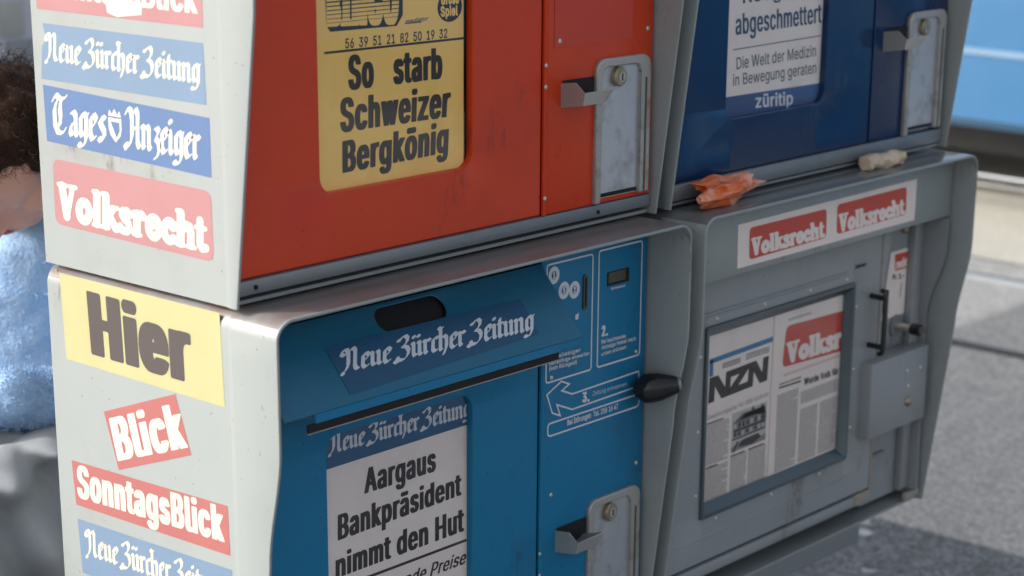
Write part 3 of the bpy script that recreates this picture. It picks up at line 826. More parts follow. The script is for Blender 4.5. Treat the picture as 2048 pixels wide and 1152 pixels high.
M = {}
M['grey'] = paint("grey_paint", (.272, .296, .290), .34, .05, dirt=(.20, .17, .15), dirt_amt=.35, dscale=5, specks=(.2, .17, .15), scuff=(.14, .12, .10))
M['grey2'] = paint("blue_grey_paint", (.262, .275, .283), .38, .05, dirt=(.17, .16, .15), dirt_amt=.35, dscale=5, specks=(.16, .15, .14), scuff=(.11, .105, .10))
M['top'] = paint("dirty_shaded_grey_paint", (.17, .165, .165), .3, .06, dirt=(.15, .10, .075), dirt_amt=.8, dscale=5, dlo=.42, dhi=.66, bump=.03,
                 stretch=(1, 3.5, 1))  # brown dirt over a base darkened for the upper box's shadow
M['gloss'] = paint("glossy_grey_paint", (.15, .155, .158), .10, .06, dirt=(.10, .085, .07), dirt_amt=.5, dscale=6, bump=.02)
M['red'] = paint("red_paint", (.60, .044, .007), .28, .05, spec=.36, dirt=(.42, .03, .008), dirt_amt=.45, dscale=4, bump=.16, specks=(.35, .03, .01), scuff=(.34, .03, .012))
M['red_tint'] = paint("old_sticker_red", (.54, .055, .030), .4, .05, spec=.28, bump=.05)
M['navy'] = paint("dark_blue_paint", (.002, .026, .088), .15, .06, spec=.32, scuff=(.02, .05, .10), dirt=(.02, .045, .10), dirt_amt=.4, bump=.05)
M['blue'] = paint("blue_paint", (.007, .165, .320), .36, .05, spec=.3, dirt=(.02, .06, .12), dirt_amt=.5, dscale=7, dlo=.56, dhi=.74, bump=.06, specks=(.03, .07, .12), scuff=(.02, .06, .10))
M['flap'] = paint("dark_blue_flap_paint", (.014, .125, .215), .36, .05, spec=.3, dirt=(.04, .09, .15), dirt_amt=.4, bump=.05)
M['flapstk'] = paint("navy_sticker", (.010, .074, .155), .36, .05, spec=.3, bump=.04)
M['zinc'] = paint("galvanised_steel", (.48, .50, .53), .42, .16, dirt=(.22, .20, .18), dirt_amt=.8, dscale=18, bump=.22, bscale=130, metal=.65)
M['zincrim'] = paint("cast_rim_metal", (.40, .39, .37), .42, .16, dirt=(.16, .13, .10), dirt_amt=.85, dscale=22, bump=.12, bscale=160, metal=.5)
M['alu'] = paint("aluminium_rail", (.22, .235, .25), .4, .06, dirt=(.12, .11, .1), dirt_amt=.4, bump=.04, metal=.4)
M['bluealu'] = paint("anodised_frame", (.10, .13, .148), .30, .06, bump=.04, metal=.55)
M['brass'] = paint("worn_brass", (.34, .29, .2), .4, .1, dirt=(.15, .12, .08), dirt_amt=.6, dscale=60, bump=.1, metal=.7)
M['steel'] = paint("bright_screw_steel", (.62, .58, .52), .3, .1, bump=.05, metal=.8)
M['black'] = paint("black_plastic", (.010, .010, .011), .22, .05, bump=.02)
M['dark'] = paint("dark_opening", (.006, .006, .007), .8, .05, bump=0)
M['slotmetal'] = paint("coin_slot_metal", (.10, .085, .06), .4, .1, bump=.05, metal=.5)
M['tan'] = paint("bare_edge_metal", (.32, .28, .24), .5, .1, dirt=(.16, .12, .09), dirt_amt=.6, dscale=40, bump=.05)
# printed things; side stickers have the washed-out look of overexposure in their colour
M['s_white'] = ink("sticker_white", (.46, .455, .40))
M['s_sky'] = ink("overexposed_blue_sticker", (.125, .19, .28))
M['s_blue'] = ink("overexposed_royal_blue_sticker", (.072, .130, .262))
M['s_pink'] = ink("overexposed_pink_sticker", (.32, .150, .155))
M['s_red'] = ink("overexposed_red_sticker", (.31, .098, .092))
M['s_yellow'] = ink("pale_yellow_sticker", (.37, .352, .175))
M['s_brown'] = ink("overexposed_black_ink", (.060, .048, .046))
M['p_yellow'] = paint("yellow_poster_paper", (.95, .60, .16), .6, .05, dirt=(.70, .38, .08), dirt_amt=.4, bump=.05, bscale=60)
M['p_white'] = paint("poster_paper", (.80, .70, .64), .65, .04, dirt=(.56, .51, .47), dirt_amt=.4, bump=.05, bscale=60)
M['ink'] = ink("black_ink", (.022, .019, .020))
M['inkblue'] = ink("blue_black_ink", (.03, .055, .10))
M['inkgrey'] = ink("grey_ink", (.13, .12, .12))
M['texttone'] = ink("newsprint_text", (.22, .205, .20))
M['p_blue'] = ink("blue_masthead_ink", (.010, .085, .20))
M['p_blue2'] = ink("violet_blue_ink", (.045, .085, .22))
M['cyan'] = ink("cyan_blue_ink", (.02, .17, .36))
M['p_red'] = ink("red_masthead_ink", (.55, .07, .045))
M['p_redorange'] = ink("pale_red_ink", (.60, .30, .24))
M['line'] = ink("white_print", (.60, .62, .66))


def glass(name, tint=(1, 1, 1), rough=.04):
    m, t, p = new_mat(name)
    t.nodes.remove(p)
    out = [n for n in t.nodes if n.type == 'OUTPUT_MATERIAL'][0]
    tr = nd(t, "ShaderNodeBsdfTransparent")
    tr.inputs[0].default_value = (*tint, 1)
    gl = nd(t, "ShaderNodeBsdfGlossy", Roughness=rough)
    lw = nd(t, "ShaderNodeLayerWeight", Blend=.5)
    pw = nd(t, "ShaderNodeMath", operation='POWER')
    t.links.new(lw.outputs["Facing"], pw.inputs[0])
    pw.inputs[1].default_value = 5.0
    fr = nd(t, "ShaderNodeMath", operation='MULTIPLY_ADD')
    t.links.new(pw.outputs[0], fr.inputs[0])
    fr.inputs[1].default_value = .9
    fr.inputs[2].default_value = .05
    mx = nd(t, "ShaderNodeMixShader")
    t.links.new(fr.outputs[0], mx.inputs[0])
    t.links.new(tr.outputs[0], mx.inputs[1])
    t.links.new(gl.outputs[0], mx.inputs[2])
    t.links.new(mx.outputs[0], out.inputs[0])
    return m


M['glass'] = glass("acrylic_pane", (.97, .97, .97), .06)
M['window'] = paint("dark_window_glass", (.02, .025, .03), .05, .05, bump=0, spec=.8)

# ------------------------------------------------------------------ newspaper boxes
W, H, DEEP, TH = .72, .59, .386, .0045
DOOR_Y = .07
GROUP = "newspaper boxes stacked two by two"


def prof(h):
    """how far back the front edge of the side panel lies at height h above the box bottom."""
    if h <= .31:
        return .060 - .039 * h / .31
    if h < .45:
        s = (h - .31) / .14
        return .021 * (1 - s * s * (3 - 2 * s))
    return 0.0


def shell_geo(x0, z0):
    r = .022
    path = [(0, h, -1, 0) for h in (0, .06, .12, .18, .24, .31, .325, .34, .36, .38, .40, .42, .435, .45, .5, .54, H - r)]
    path += [(r - r * math.cos(RAD(a)), H - r + r * math.sin(RAD(a)), -math.cos(RAD(a)), math.sin(RAD(a))) for a in (11, 22, 34, 45, 56, 68, 79)]
    left = path
    path = left + [(r, H, 0, 1)] + [(W * k / 8, H, 0, 1) for k in range(1, 8)] + [(W - r, H, 0, 1)]
    path += [(W - p[0], p[1], -p[2], p[3]) for p in reversed(left)]
    n = len(path)
    rows = []

    def row(fy, t):
        L = []
        for x, h, nx, nz in path:
            y = fy(h)
            tt = t(h, nx) if callable(t) else t
            L.append((x0 + x - nx * tt, y, z0 + h - nz * tt))
        rows.append(L)

    wing = .0022            # the front wing of the sheet stands a little proud of the side
    off = lambda t: (lambda h, nx: t - wing * abs(nx) ** 3)
    row(lambda h: DEEP, 0)
    row(lambda h: .0790, 0)
    row(lambda h: .0775, 0)
    row(lambda h: .0705, off(0))
    row(lambda h: .0690, off(0))
    row(lambda h: prof(h) + .0022, off(0))
    row(lambda h: prof(h) + .0007, off(.0006))
    row(lambda h: prof(h), off(.0022))
    row(lambda h: prof(h) + .0007, off(TH - .0006))
    row(lambda h: prof(h) + .0022, off(TH))
    row(lambda h: .0690, off(TH))
    row(lambda h: .0775, TH)
    row(lambda h: DEEP, TH)
    V = [v for L in rows for v in L]
    F = []
    for a in range(len(rows) - 1):
        for i in range(n - 1):
            F.append((a * n + i, a * n + i + 1, (a + 1) * n + i + 1, (a + 1) * n + i))
    F.append(tuple(a * n for a in range(len(rows))))
    F.append(tuple(a * n + n - 1 for a in reversed(range(len(rows)))))
    mats = [1 if all(abs(V[i][2] - z0 - H) < .03 and x0 + .001 < V[i][0] < x0 + W - .001 for i in f) and k < 5 * (n - 1) else 0 for k, f in enumerate(F)]
    return V, F, mats


def shield_outline(x, z, w, h):
    pts = [(x - w / 2, z + h / 2), (x, z + h / 2 - .02 * h), (x + w / 2, z + h / 2), (x + w / 2, z + .05 * h), (x + w * .38, z - .22 * h), (x, z - h / 2),
           (x - w * .38, z - .22 * h), (x - w / 2, z + .05 * h)]
    return pts


def cabinet(root, x0, z0, paint_mat, top_mat, back_only=False):
    obj("cabinet", shell_geo(x0, z0), [paint_mat, top_mat], root, smooth=25)
    obj("back_panel", box(x0 + TH + .001, x0 + W - TH - .001, DEEP - .012, DEEP - .008, z0 + .006, z0 + H - TH - .001), paint_mat, root)
    obj("floor_panel", box(x0 + TH + .001, x0 + W - TH - .001, prof(0) + .012, DEEP - .014, z0 + .001, z0 + .005), paint_mat, root)


def lock_set(root, x0, zt, zb, key_dy=.0245):
    """recessed galvanised plate with a cast rim, lock and the little return cup beside it."""
    xl, xr = x0 + .5945, x0 + .7045
    y = DOOR_Y - .0005
    obj("lock_plate", box(xl + .008, xr - .006, y - .0035, y, zb + .006, zt - .008), M['zinc'], root)
    r = .017
    outer = [(xl, zb)] + [(xl + r - r * math.cos(RAD(a)), zt - r + r * math.sin(RAD(a))) for a in range(0, 91, 15)] + \
            [(xr - r + r * math.sin(RAD(a)), zt - r + r * math.cos(RAD(a))) for a in range(0, 91, 15)] + [(xr, zb + .004)]
    xi0, xi1, zi, ri = xl + .0115, xr - .021, zt - .0115, .010
    inner = [(xi1, zb + .004), (xi1, zi - ri)] + [(xi1 - ri + ri * math.cos(RAD(a)), zi - ri + ri * math.sin(RAD(a))) for a in range(0, 91, 30)] + \
            [(xi0 + ri - ri * math.sin(RAD(a)), zi - ri + ri * math.cos(RAD(a))) for a in range(0, 91, 30)] + [(xi0, zb)]
    g = solid_outline(outer + inner, lambda a, b, d: (a, d, b), y - .0080, y)
    rim = obj("plate_rim", g, M['zincrim'], root, smooth=40)
    bv = rim.modifiers.new("bevel", 'BEVEL')
    bv.width = .002
    bv.segments = 2
    bv.limit_method = 'ANGLE'
    obj("rim_groove", box(xr - .0125, xr - .0095, y - .0087, y - .0079, zb + .006, zt - .03), M['slotmetal'], root)
    obj("plate_slot", box(xi0 + .002, xi1 - .001, y - .0042, y - .0036, zb + .007, zb + .012), M['dark'], root)
    kx, kz = x0 + .6385, zt - key_dy
    k = obj("lock", cyl((kx, y - .003, kz), (kx, y - .012, kz), .0118, n=28, rings=[(0, .0125), (.75, .0125), (1, .0108)]), M['brass'], root)
    obj("lock_core", cyl((kx, y - .0119, kz), (kx, y - .0129, kz), .0068, n=20), M['zincrim'], k)
    obj("keyhole", box(kx - .0009, kx + .0009, y - .0133, y - .0128, kz - .0045, kz + .0045), M['dark'], k)
    # cup
    xa = x0 + .5312
    P = [(.0695, zt - .0240), (.044, zt - .0205), (.029, zt - .0315), (.032, zt - .0470), (.0695, zt - .0535)]
    V = [(xa, a, b) for a, b in P]
    V += [(xa + .056, P[2][0], P[2][1]), (xa + .041, P[3][0], P[3][1]), (xa + .056, .0680, zt - .0440), (xa + .041, .0680, zt - .0535)]
    F = [(0, 1, 2, 3, 4), (2, 5, 6, 3), (5, 7, 8, 6), (3, 6, 8, 4)]
    c = obj("return_cup", (V, F), M['zincrim'], root, smooth=0)
    s = c.modifiers.new("solid", 'SOLIDIFY')
    s.thickness = .0016
    s.offset = 0
    obj("cup_mouth_shade", ([(xa + .001, .0660, zt - .0205), (x0 + .5935, .0660, zt - .0205), (x0 + .5935, .0660, zt - .046), (xa + .001, .0660, zt - .050)], [(0, 1, 2, 3)]), M['dark'], c)  # dark sheet paints in the shade inside the cup


def screws(root, pts, y, r=.0035, name="screw", mat=None):
    for x, z in pts:
        obj(name, cyl((x, y, z), (x, y - .0022, z), r, n=12, rings=[(0, r), (.5, r), (1, r * .55)]), mat or M['steel'], root)


def sticker(root, bg, mats, texts, x=-.00022, extra=None):
    g = mat_id(sheet(bg, on_x(x)), 0)
    for tg in texts:
        g = join(g, mat_id(tg, 1))
    if extra:
        g = join(g, extra)
    return obj("sticker", g, mats, root, smooth=0)


ZL, ZU = .410, 1.003          # box bottoms, lower and upper row
X1, X2 = 0.0, .752            # left sides of the two columns
SX = on_x(-.00038)

# ---- lower left: blue front
b1 = thing("newspaper_box", (X1, 0, ZL), "grey newspaper box with light blue front and slanting blue flap, lower left", "newspaper box", GROUP)
cabinet(b1, X1, ZL, M['grey'], M['top'])
PY1 = .0795
door = obj("door", plate(.006, .4985, ZL + .03, .905, DOOR_Y, .010, (.132, .3755, ZL + .062, .8285, .019)), M['blue'], b1, smooth=40)
obj("window_pane", sheet([(.126, .834), (.126, ZL + .056), (.3815, ZL + .056), (.3815, .834)], on_y(DOOR_Y + .0066)), M['glass'], door)
obj("control_panel", box(.5035, .7135, DOOR_Y - .003, DOOR_Y + .008, ZL + .03, .985, .0025), M['blue'], b1)
obj("edge_bead", cyl((.5025, DOOR_Y - .001, ZL + .03), (.5025, DOOR_Y - .001, .985), .0034, n=12), M['blue'], b1)
obj("bottom_rail", box(TH + .002, W - TH - .002, DOOR_Y - .004, DOOR_Y + .012, ZL + .010, ZL + .0285, .002), M['alu'], b1)
CY = DOOR_Y - .003
g = ([], [], [])
for q in (rrect(.508, .598, .8137, .967, .004, 3), rrect(.6105, .7000, .8137, .9688, .004, 3), rrect(.5128, .7012, .7415, .7585, .005, 3)):
    g = join(g, strip(q, .0023, on_y(CY - .0006), True))
g = join(g, strip(Q['arrow'], .0022, on_y(CY - .0006), True))
for cx, cz in Q['coins'][:3]:
    g = join(g, strip([(cx + .0078 * math.cos(a * .4488), cz + .0085 * math.sin(a * .4488)) for a in range(14)], .0058, on_y(CY - .0006), True))
for (cx, cz), d in zip(Q['coins'][:3], "152"):
    g = join(g, text_geo(d, [(cx - .0025, cz + .004), (cx + .0025, cz + .004), (cx + .0025, cz - .004), (cx - .0025, cz - .004)], on_y(CY - .0009), 'sans', .03, 10))
g = join(g, sheet([(.5640, .8925), (.5715, .8945), (.5705, .8865), (.5650, .8860)], on_y(CY - .0006)))
for k, s, bold in (('c2', '2.', .05), ('c3', '3.', .05), ('b2a', 'Bei leuchtender', .02), ('b2b', 'Anzeige Hebel nach', .02), ('b2c', 'unten drücken', .02),
                   ('b1a', 'in beliebiger', .02), ('b1b', 'Reihenfolge einwerfen', .02), ('b1c', '(kein Rückgeld)', .02),
                   ('ent', 'Zeitung entnehmen', .0), ('stor', 'Bei Störungen  Tel. 258 16 47', .02), ('dispt', 'betriebsbereit', .02)):
    g = join(g, text_geo(s, Q[k], on_y(CY - .0008), 'sans', bold, 14))
obj("printed_instructions", (g[0], g[1], None), M['line'], b1, smooth=0)
sl = obj("coin_slot", solid_outline(rrect(.5785, .5870, .8965, .9430, .0040, 4), lambda a, b, d: (a, d, b), CY - .0022, CY), M['slotmetal'], b1)
obj("slot_opening", box(.5815, .5840, CY - .0029, CY - .0021, .901, .939), M['dark'], sl)
dp = obj("display_window", box(.6285, .6725, CY - .0015, CY, .9195, .9375), M['dark'], b1)
obj("display_face", box(.6292, .6640, CY - .0020, CY - .0014, .9232, .9368), M['slotmetal'], dp)
screws(b1, ((.5185, .8190), (.6925, .8190), (.5205, .6610), (.6985, .6615)), CY, .003)
screws(b1, ((.5015, .585), (.5015, .555)), CY + .001, .003)
lock_set(b1, X1, .6325, .447)
# black lever knob on the right
kn = obj("lever_knob", cyl((.680, .060, .7690), (.724, .010, .7790), .012, n=28,
                           rings=[(0, 0.0034), (.03, 0.0086), (.10, 0.0142), (.22, 0.0193), (.36, 0.0202), (.52, 0.0189), (.70, 0.0155), (.86, 0.0120), (.95, 0.0090), (1, 0.0034)]), M['black'], b1, smooth=60)
obj("lever_ring", cyl((.7195, .0152, .7781), (.7225, .0117, .7787),   .0105, n=24), M['alu'], kn)
# flap
ul = Vector((0, .07, .081)).normalized()
FL = math.hypot(.07, .081)
nf = Vector((0, -ul.z, ul.y))


def fmap(v, base=(0, .0, .889)):
    p = Vector((0, base[1], base[2])) + ul * v[2] - nf * v[1]
    return (v[0], p.y, p.z)


fg = plate(.0065, .4995, 0, FL, 0, .002, (.2000, .3110, .0690, .1015, .0155), .0006)
flap = obj("flap", ([fmap(v) for v in fg[0]], fg[1]), M['flap'], b1, smooth=40)
obj("flap_hole_shade", ([fmap(v) for v in box(.19, .32, .006, .007, .06, .105)[0]], box(0, 1, 0, 1, 0, 1)[1]), M['dark'], flap)  # black sheet stands in for the unlit space behind the hole
g = mat_id(sheet([(a, b * FL) for a, b in Q['flapstk']], lambda a, b: fmap((a, -.0006, b))), 0)
g = join(g, mat_id(text_geo("Neue Zürcher Zeitung", [(a, b * FL) for a, b in Q['flaptxt']], lambda a, b: fmap((a, -.0011, b)), 'frak', .27, 26), 1))
obj("flap_sticker", g, [M['flapstk'], M['line']], flap, smooth=0)
obj("flap_lip", box(.0500, .4570, -.0012, .0010, .8785, .8885, .0004), M['blue'], flap, smooth=0)
obj("flap_end", box(.4580, .4990, .0030, .0045, .8790, .8880, .0005), M['blue'], flap, smooth=0)
obj("flap_tongue", ([(.0065, .001, .8885), (.062, .001, .8885), (.055, .016, .8800), (.012, .016, .8800)], [(0, 1, 2, 3)]), M['flap'], flap, smooth=0)
obj("dark_strip", box(.0400, .4545, .0002, .0030, .8690, .8784), M['dark'], b1)  # dark strip just below the flap lip
obj("strip_edge", box(.0400, .4545, .0002, .0032, .8677, .8689), M['tan'], b1)

# ---- upper left: red front
b2 = thing("newspaper_box", (X1, 0, ZU), "grey newspaper box with red front and yellow poster, upper left", "newspaper box", GROUP)
cabinet(b2, X1, ZU, M['grey'], M['grey'])
door = obj("door", plate(.006, .4985, ZU + .0275, ZU + .56, DOOR_Y, .010, (.131, .3750, 1.1065, ZU + .47, .019)), M['red'], b2, smooth=40)
obj("window_pane", sheet([(.125, ZU + .476), (.125, 1.100), (.3815, 1.100), (.3815, ZU + .476)], on_y(DOOR_Y + .0066)), M['glass'], door)
obj("control_panel", box(.5035, .7135, DOOR_Y - .003, DOOR_Y + .008, ZU + .0275, ZU + .575, .0025), M['red'], b2)
obj("edge_bead", cyl((.5025, DOOR_Y - .001, ZU + .0275), (.5025, DOOR_Y - .001, ZU + .575), .0034, n=12), M['red'], b2)
obj("bottom_rail", box(TH + .002, W - TH - .002, DOOR_Y - .004, DOOR_Y + .012, ZU + .0105, ZU + .0268, .002), M['alu'], b2)
screws(b2, ((.030, 1.0215), (.606, 1.0205)), DOOR_Y - .004, .0028, mat=M['dark'])
screws(b2, ((.5266, 1.2423), (.7005, 1.2450)), DOOR_Y - .003, .0033)
screws(b2, ((.5010, 1.215), (.5010, 1.189), (.5010, 1.052)), DOOR_Y - .0035, .0030)
obj("panel_sticker", sheet([(.5165, 1.42), (.6690, 1.42), (.6690, 1.2350), (.5165, 1.2350)], on_y(DOOR_Y - .0037)), M['red_tint'], b2, smooth=0)
lock_set(b2, X1, 1.2145, 1.0315)

# ---- upper right: navy front
b3 = thing("newspaper_box", (X2, 0, ZU), "grey newspaper box with glossy dark blue front, upper right", "newspaper box", GROUP)
cabinet(b3, X2, ZU, M['grey'], M['grey'])
door = obj("door", plate(X2 + .006, X2 + .4985, ZU + .031, ZU + .56, DOOR_Y, .010, (X2 + .131, X2 + .3745, 1.1075, ZU + .47, .019)), M['navy'], b3, smooth=40)
obj("window_pane", sheet([(X2 + .125, ZU + .476), (X2 + .125, 1.100), (X2 + .3815, 1.100), (X2 + .3815, ZU + .476)], on_y(DOOR_Y + .0066)), M['glass'], door)
obj("control_panel", box(X2 + .5015, X2 + .7135, DOOR_Y - .001, DOOR_Y + .008, ZU + .031, ZU + .575, .002), M['navy'], b3)
obj("bottom_rail", box(X2 + TH + .002, X2 + W - TH - .002, DOOR_Y - .004, DOOR_Y + .012, ZU + .008, ZU + .030, .002), M['alu'], b3)
lock_set(b3, X2 - .004, 1.2215, 1.0335)

# ---- lower right: grey with a big window
b4 = thing("newspaper_box", (X2, 0, ZL), "all grey newspaper box with wide display window and fascia stickers, lower right", "newspaper box", GROUP)
cabinet(b4, X2, ZL, M['grey'], M['gloss'])
fas = obj("fascia", box(X2 + TH + .001, X2 + W - TH - .001, .0395, .046, .8955, .990, .003), M['grey'], b4)
FY = .0393
g = mat_id(sheet(Q['w1'], on_y(FY)), 0)
for r_, v_ in (('r1', 'v1'), ('r2', 'v2')):
    g = join(g, mat_id(sheet(round_quad(Q[r_], .008), on_y(FY - .00016)), 1), mat_id(text_geo("Volksrecht", Q[v_], on_y(FY - .00032), 'slab', 0, 22), 0))
obj("sticker", g, [M['p_white'], M['p_red']], fas, smooth=0)
door = obj("door", plate(X2 + .008, 1.314, .468, .905, DOOR_Y, .018, (.8560, 1.2335, .5400, .8175, .004)), M['grey2'], b4, smooth=40)
fl = [[(a, .0690, b) for a, b in rrect(.8515, 1.2375, .5355, .8215, .005, 3)], [(a, .0660, b) for a, b in rrect(.8525, 1.2365, .5365, .8205, .005, 3)],
      [(a, .0660, b) for a, b in rrect(.8580, 1.2310, .5420, .8150, .004, 3)], [(a, .0810, b) for a, b in rrect(.8690, 1.2260, .5530, .8015, .003, 3)]]
n_ = len(fl[0])
V = [v for L in fl for v in L]
F = [(a * n_ + i, a * n_ + (i + 1) % n_, (a + 1) * n_ + (i + 1) % n_, (a + 1) * n_ + i) for a in range(3) for i in range(n_)]
wf = obj("window_frame", (V, F), M['bluealu'], door, smooth=20)
obj("window_pane", sheet([(.866, .808), (.866, .545), (1.232, .545), (1.232, .808)], on_y(.0803)), M['glass'], door)
obj("door_ridge", cyl((.790, DOOR_Y, .8385), (1.213, DOOR_Y, .8385), .0030, n=10), M['grey2'], door)
obj("lower_crease", cyl((.800, DOOR_Y + .0012, .5060), (1.245, DOOR_Y + .0012, .5060), .0020, n=8), M['grey2'], door)
for x, z in ((.8800, .8290), (.9970, .8290), (1.1150, .8290), (1.2150, .8285), (.8440, .7800), (.8440, .6700), (.8430, .5750), (1.2465, .7800), (1.2475, .6800), (1.2480, .5850),
             (.8950, .5285), (1.0350, .5290), (1.1650, .5290)):
    obj("rivet", cyl((x, DOOR_Y, z), (x, DOOR_Y - .0018, z), .003, n=10, rings=[(0, .003), (1, .0016)]), M['steel'], door)
obj("door_mark", text_geo("ziehen", [(1.236, .8475), (1.268, .8480), (1.268, .8420), (1.236, .8415)], on_y(DOOR_Y - .0006), 'sans', .03, 10), M['ink'], door, smooth=0)
obj("door_edge", box(1.3145, 1.3185, DOOR_Y - .001, .0885, .462, .895, .0008), M['tan'], door)
obj("edge_flange", solid_outline([(1.3190, .790), (1.3330, .800), (1.3500, .893), (1.3190, .893)], lambda a, b, d: (a, d, b), .0745, .0765), M['grey'], b4)
obj("recess_panel", box(1.3195, 1.4480, .0890, .0930, .430, .900), M['grey2'], b4)
lo = [(.0885, .432), (.060, .432), (.0655, .70), (.0640, .745), (.0560, .775), (.0440, .805), (.0370, .830), (.0350, .850), (.0350, .893), (.0885, .893)]
obj("inner_liner", solid_outline(lo, lambda a, b, d: (d, a, b), 1.4500, 1.4535), M['grey2'], b4, smooth=20)
obj("liner_step", box(1.4230, 1.4490, .0760, .0885, .435, .893, .001), M['grey2'], b4)
cb = obj("coin_box", box(1.272, 1.4430, .0500, .0870, .5620, .6860, .0025), M['grey2'], b4)
screws(cb, ((1.3780, .6540), (1.4180, .6520), (1.3830, .6280)), .050, .0034)
obj("coin_box_button", cyl((1.3870, .050, .6020), (1.3870, .044, .6020), .0085, n=20, rings=[(0, .0085), (.5, .008), (1, .004)]), M['brass'], cb, smooth=60)
dh = obj("door_handle", tube([(1.2870, .0500, .8020), (1.2870, .0440, .7990), (1.2870, .0430, .7900), (1.2870, .0430, .7120), (1.2870, .0440, .7030), (1.2870, .0500, .7000)], .0040, 8), M['black'], door)
obj("handle_bar", tube([(1.2870, .0500, .8020), (1.3010, .0500, .8000), (1.3010, .0500, .7020), (1.2870, .0500, .7000)], .0036, 8), M['black'], dh)
for z in (.7905, .7120):
    obj("handle_pin", cyl((1.2870, .0430, z), (1.2870, DOOR_Y, z), .0044, n=10), M['black'], dh)
ks = obj("knob_plate", cyl((1.3970, .0890, .7190), (1.3970, .0855, .7190), .018, n=24), M['alu'], b4)
obj("knob_shaft", cyl((1.3970, .0855, .7190), (1.3970, .0560, .7190), .0065, n=14), M['steel'], ks)
obj("knob", cyl((1.3970, .0580, .7190), (1.3970, .0380, .7190), .0095, n=20, rings=[(0, .0085), (.1, .0095), (.9, .0095), (1, .0080)]), M['black'], ks)
g = mat_id(sheet([(1.3700, .8430), (1.4220, .8430), (1.4220, .7350), (1.3520, .7350)], on_y(.0883)), 0)
g = join(g, mat_id(sheet(Q['recht'], on_y(.0879)), 1), mat_id(text_geo("recht", [(1.3862, .8290), (1.4220, .8290), (1.4220, .8135), (1.3862, .8135)], on_y(.0876), 'slab', 0, 14), 0))
g = join(g, mat_id(text_geo("Fr. 1.–", [(1.3790, .8060), (1.4150, .8030), (1.4150, .7950), (1.3790, .7980)], on_y(.0878), 'sans', .05, 12), 2),
         mat_id(strip([(1.4080, .7880), (1.4060, .7640)], .0016, on_y(.0878)), 2))
obj("price_card", g, [M['p_white'], M['p_red'], M['ink']], b4, smooth=0)
obj("recess_bolt", cyl((1.4060, .0890, .8760), (1.4060, .0800, .8760), .0075, n=18, rings=[(0, .0075), (.6, .0072), (1, .004)]), M['brass'], b4, smooth=60)
obj("reject_slot", box(1.3290, 1.3450, .0880, .0892, .5250, .5530), M['dark'], b4)
obj("reject_ledge", box(1.3260, 1.3800, .0830, .0892, .5090, .5130), M['alu'], b4)
obj("bottom_rail", box(X2 + TH + .002, 1.300, DOOR_Y - .002, DOOR_Y + .012, .4470, .4640, .002), M['grey2'], b4)
obj("corner_bracket", box(1.2700, 1.3130, .0660, .0720, .4480, .4665, .001), M['tan'], b4)
obj("corner_bracket", box(1.4250, W + X2 - TH - .001, .0640, .0720, .4180, .4300, .001), M['tan'], b4)

# ---- stickers on the sunny side
sk = sticker
sk(b2, Q['s1'], [M['s_pink'], M['s_white']], [text_geo("SonntagsBlick", Q['t1'], SX, 'sans', .036, 36)],
   extra=mat_id(sheet(Q['torn'], on_x(-.00052)), 1))
q = Q['s2']
sk(b2, [(q[0][0] + .006, q[0][1]), q[1], q[2], q[3], (q[0][0] + .012, q[0][1] - .030), (q[0][0] + .004, q[0][1] - .014)][0:1] + [q[1], q[2], q[3],
   (q[0][0] + .009, q[0][1] - .026), (q[0][0] + .001, q[0][1] - .016)], [M['s_sky'], M['s_white']], [text_geo("Neue Zürcher Zeitung", Q['t2'], SX, 'frak', .29, 30)])
sy, sz = (Q['shield'][0][0] + Q['shield'][1][0]) / 2, (Q['shield'][0][1] + Q['shield'][2][1]) / 2
crest = mat_id(sheet(shield_outline(sy, sz - .004, .022, .027), SX), 1)
crest = join(crest, mat_id(sheet([(sy + .007, sz + .005), (sy - .0075, sz + .005), (sy - .0075, sz - .004), (sy - .002, sz - .012)], on_x(-.00052)), 0))
crest = join(crest, mat_id(sheet([(sy + .011, sz + .011), (sy + .0085, sz + .018), (sy + .0045, sz + .0135), (sy, sz + .0195), (sy - .0045, sz + .0135), (sy - .0085, sz + .018), (sy - .011, sz + .011)], SX), 1))
sk(b2, Q['s3'], [M['s_blue'], M['s_white']], [text_geo("Tages", Q['t3a'], SX, 'frak', .31, 30), text_geo("Anzeiger", Q['t3b'], SX, 'frak', .31, 30)], extra=crest)
sk(b2, round_quad(Q['s4'], .012), [M['s_pink'], M['s_white']], [text_geo("Volksrecht", Q['t4'], SX, 'slab', 0, 30)])
sk(b1, Q['s5'], [M['s_yellow'], M['s_brown']], [text_geo("Hier", Q['t5'], SX, 'sans', .056, 44)])
sk(b1, Q['s6'], [M['s_red'], M['s_white']], [text_geo("Blick", Q['t6'], SX, 'sans', .044, 36)])
sk(b1, Q['s7'], [M['s_red'], M['s_white']], [text_geo("SonntagsBlick", Q['t7'], SX, 'sans', .036, 36)])
sk(b1, Q['s8'], [M['s_sky'], M['s_white']], [text_geo("Neue Zürcher Zeitung", Q['t8'], SX, 'frak', .29, 30)])
sk(b1, Q['s9'], [M['s_blue'], M['s_white']], [])

# ------------------------------------------------------------------ posters and papers
def poster(name, geo, mats, label, cat, group=None):
    c = geo[0][0]
    o = obj(name, geo, mats, None, c, smooth=0)
    return tag(o, label, cat, group)


PG = "headline posters behind the door windows"
PY = .0800
T = on_y(PY - .00018)
T2 = on_y(PY - .00034)
T3 = on_y(PY - .0005)


def back_sheet(x0, x1, z0, z1, y):
    return box(x0, x1, y, y + .0006, z0, z1)


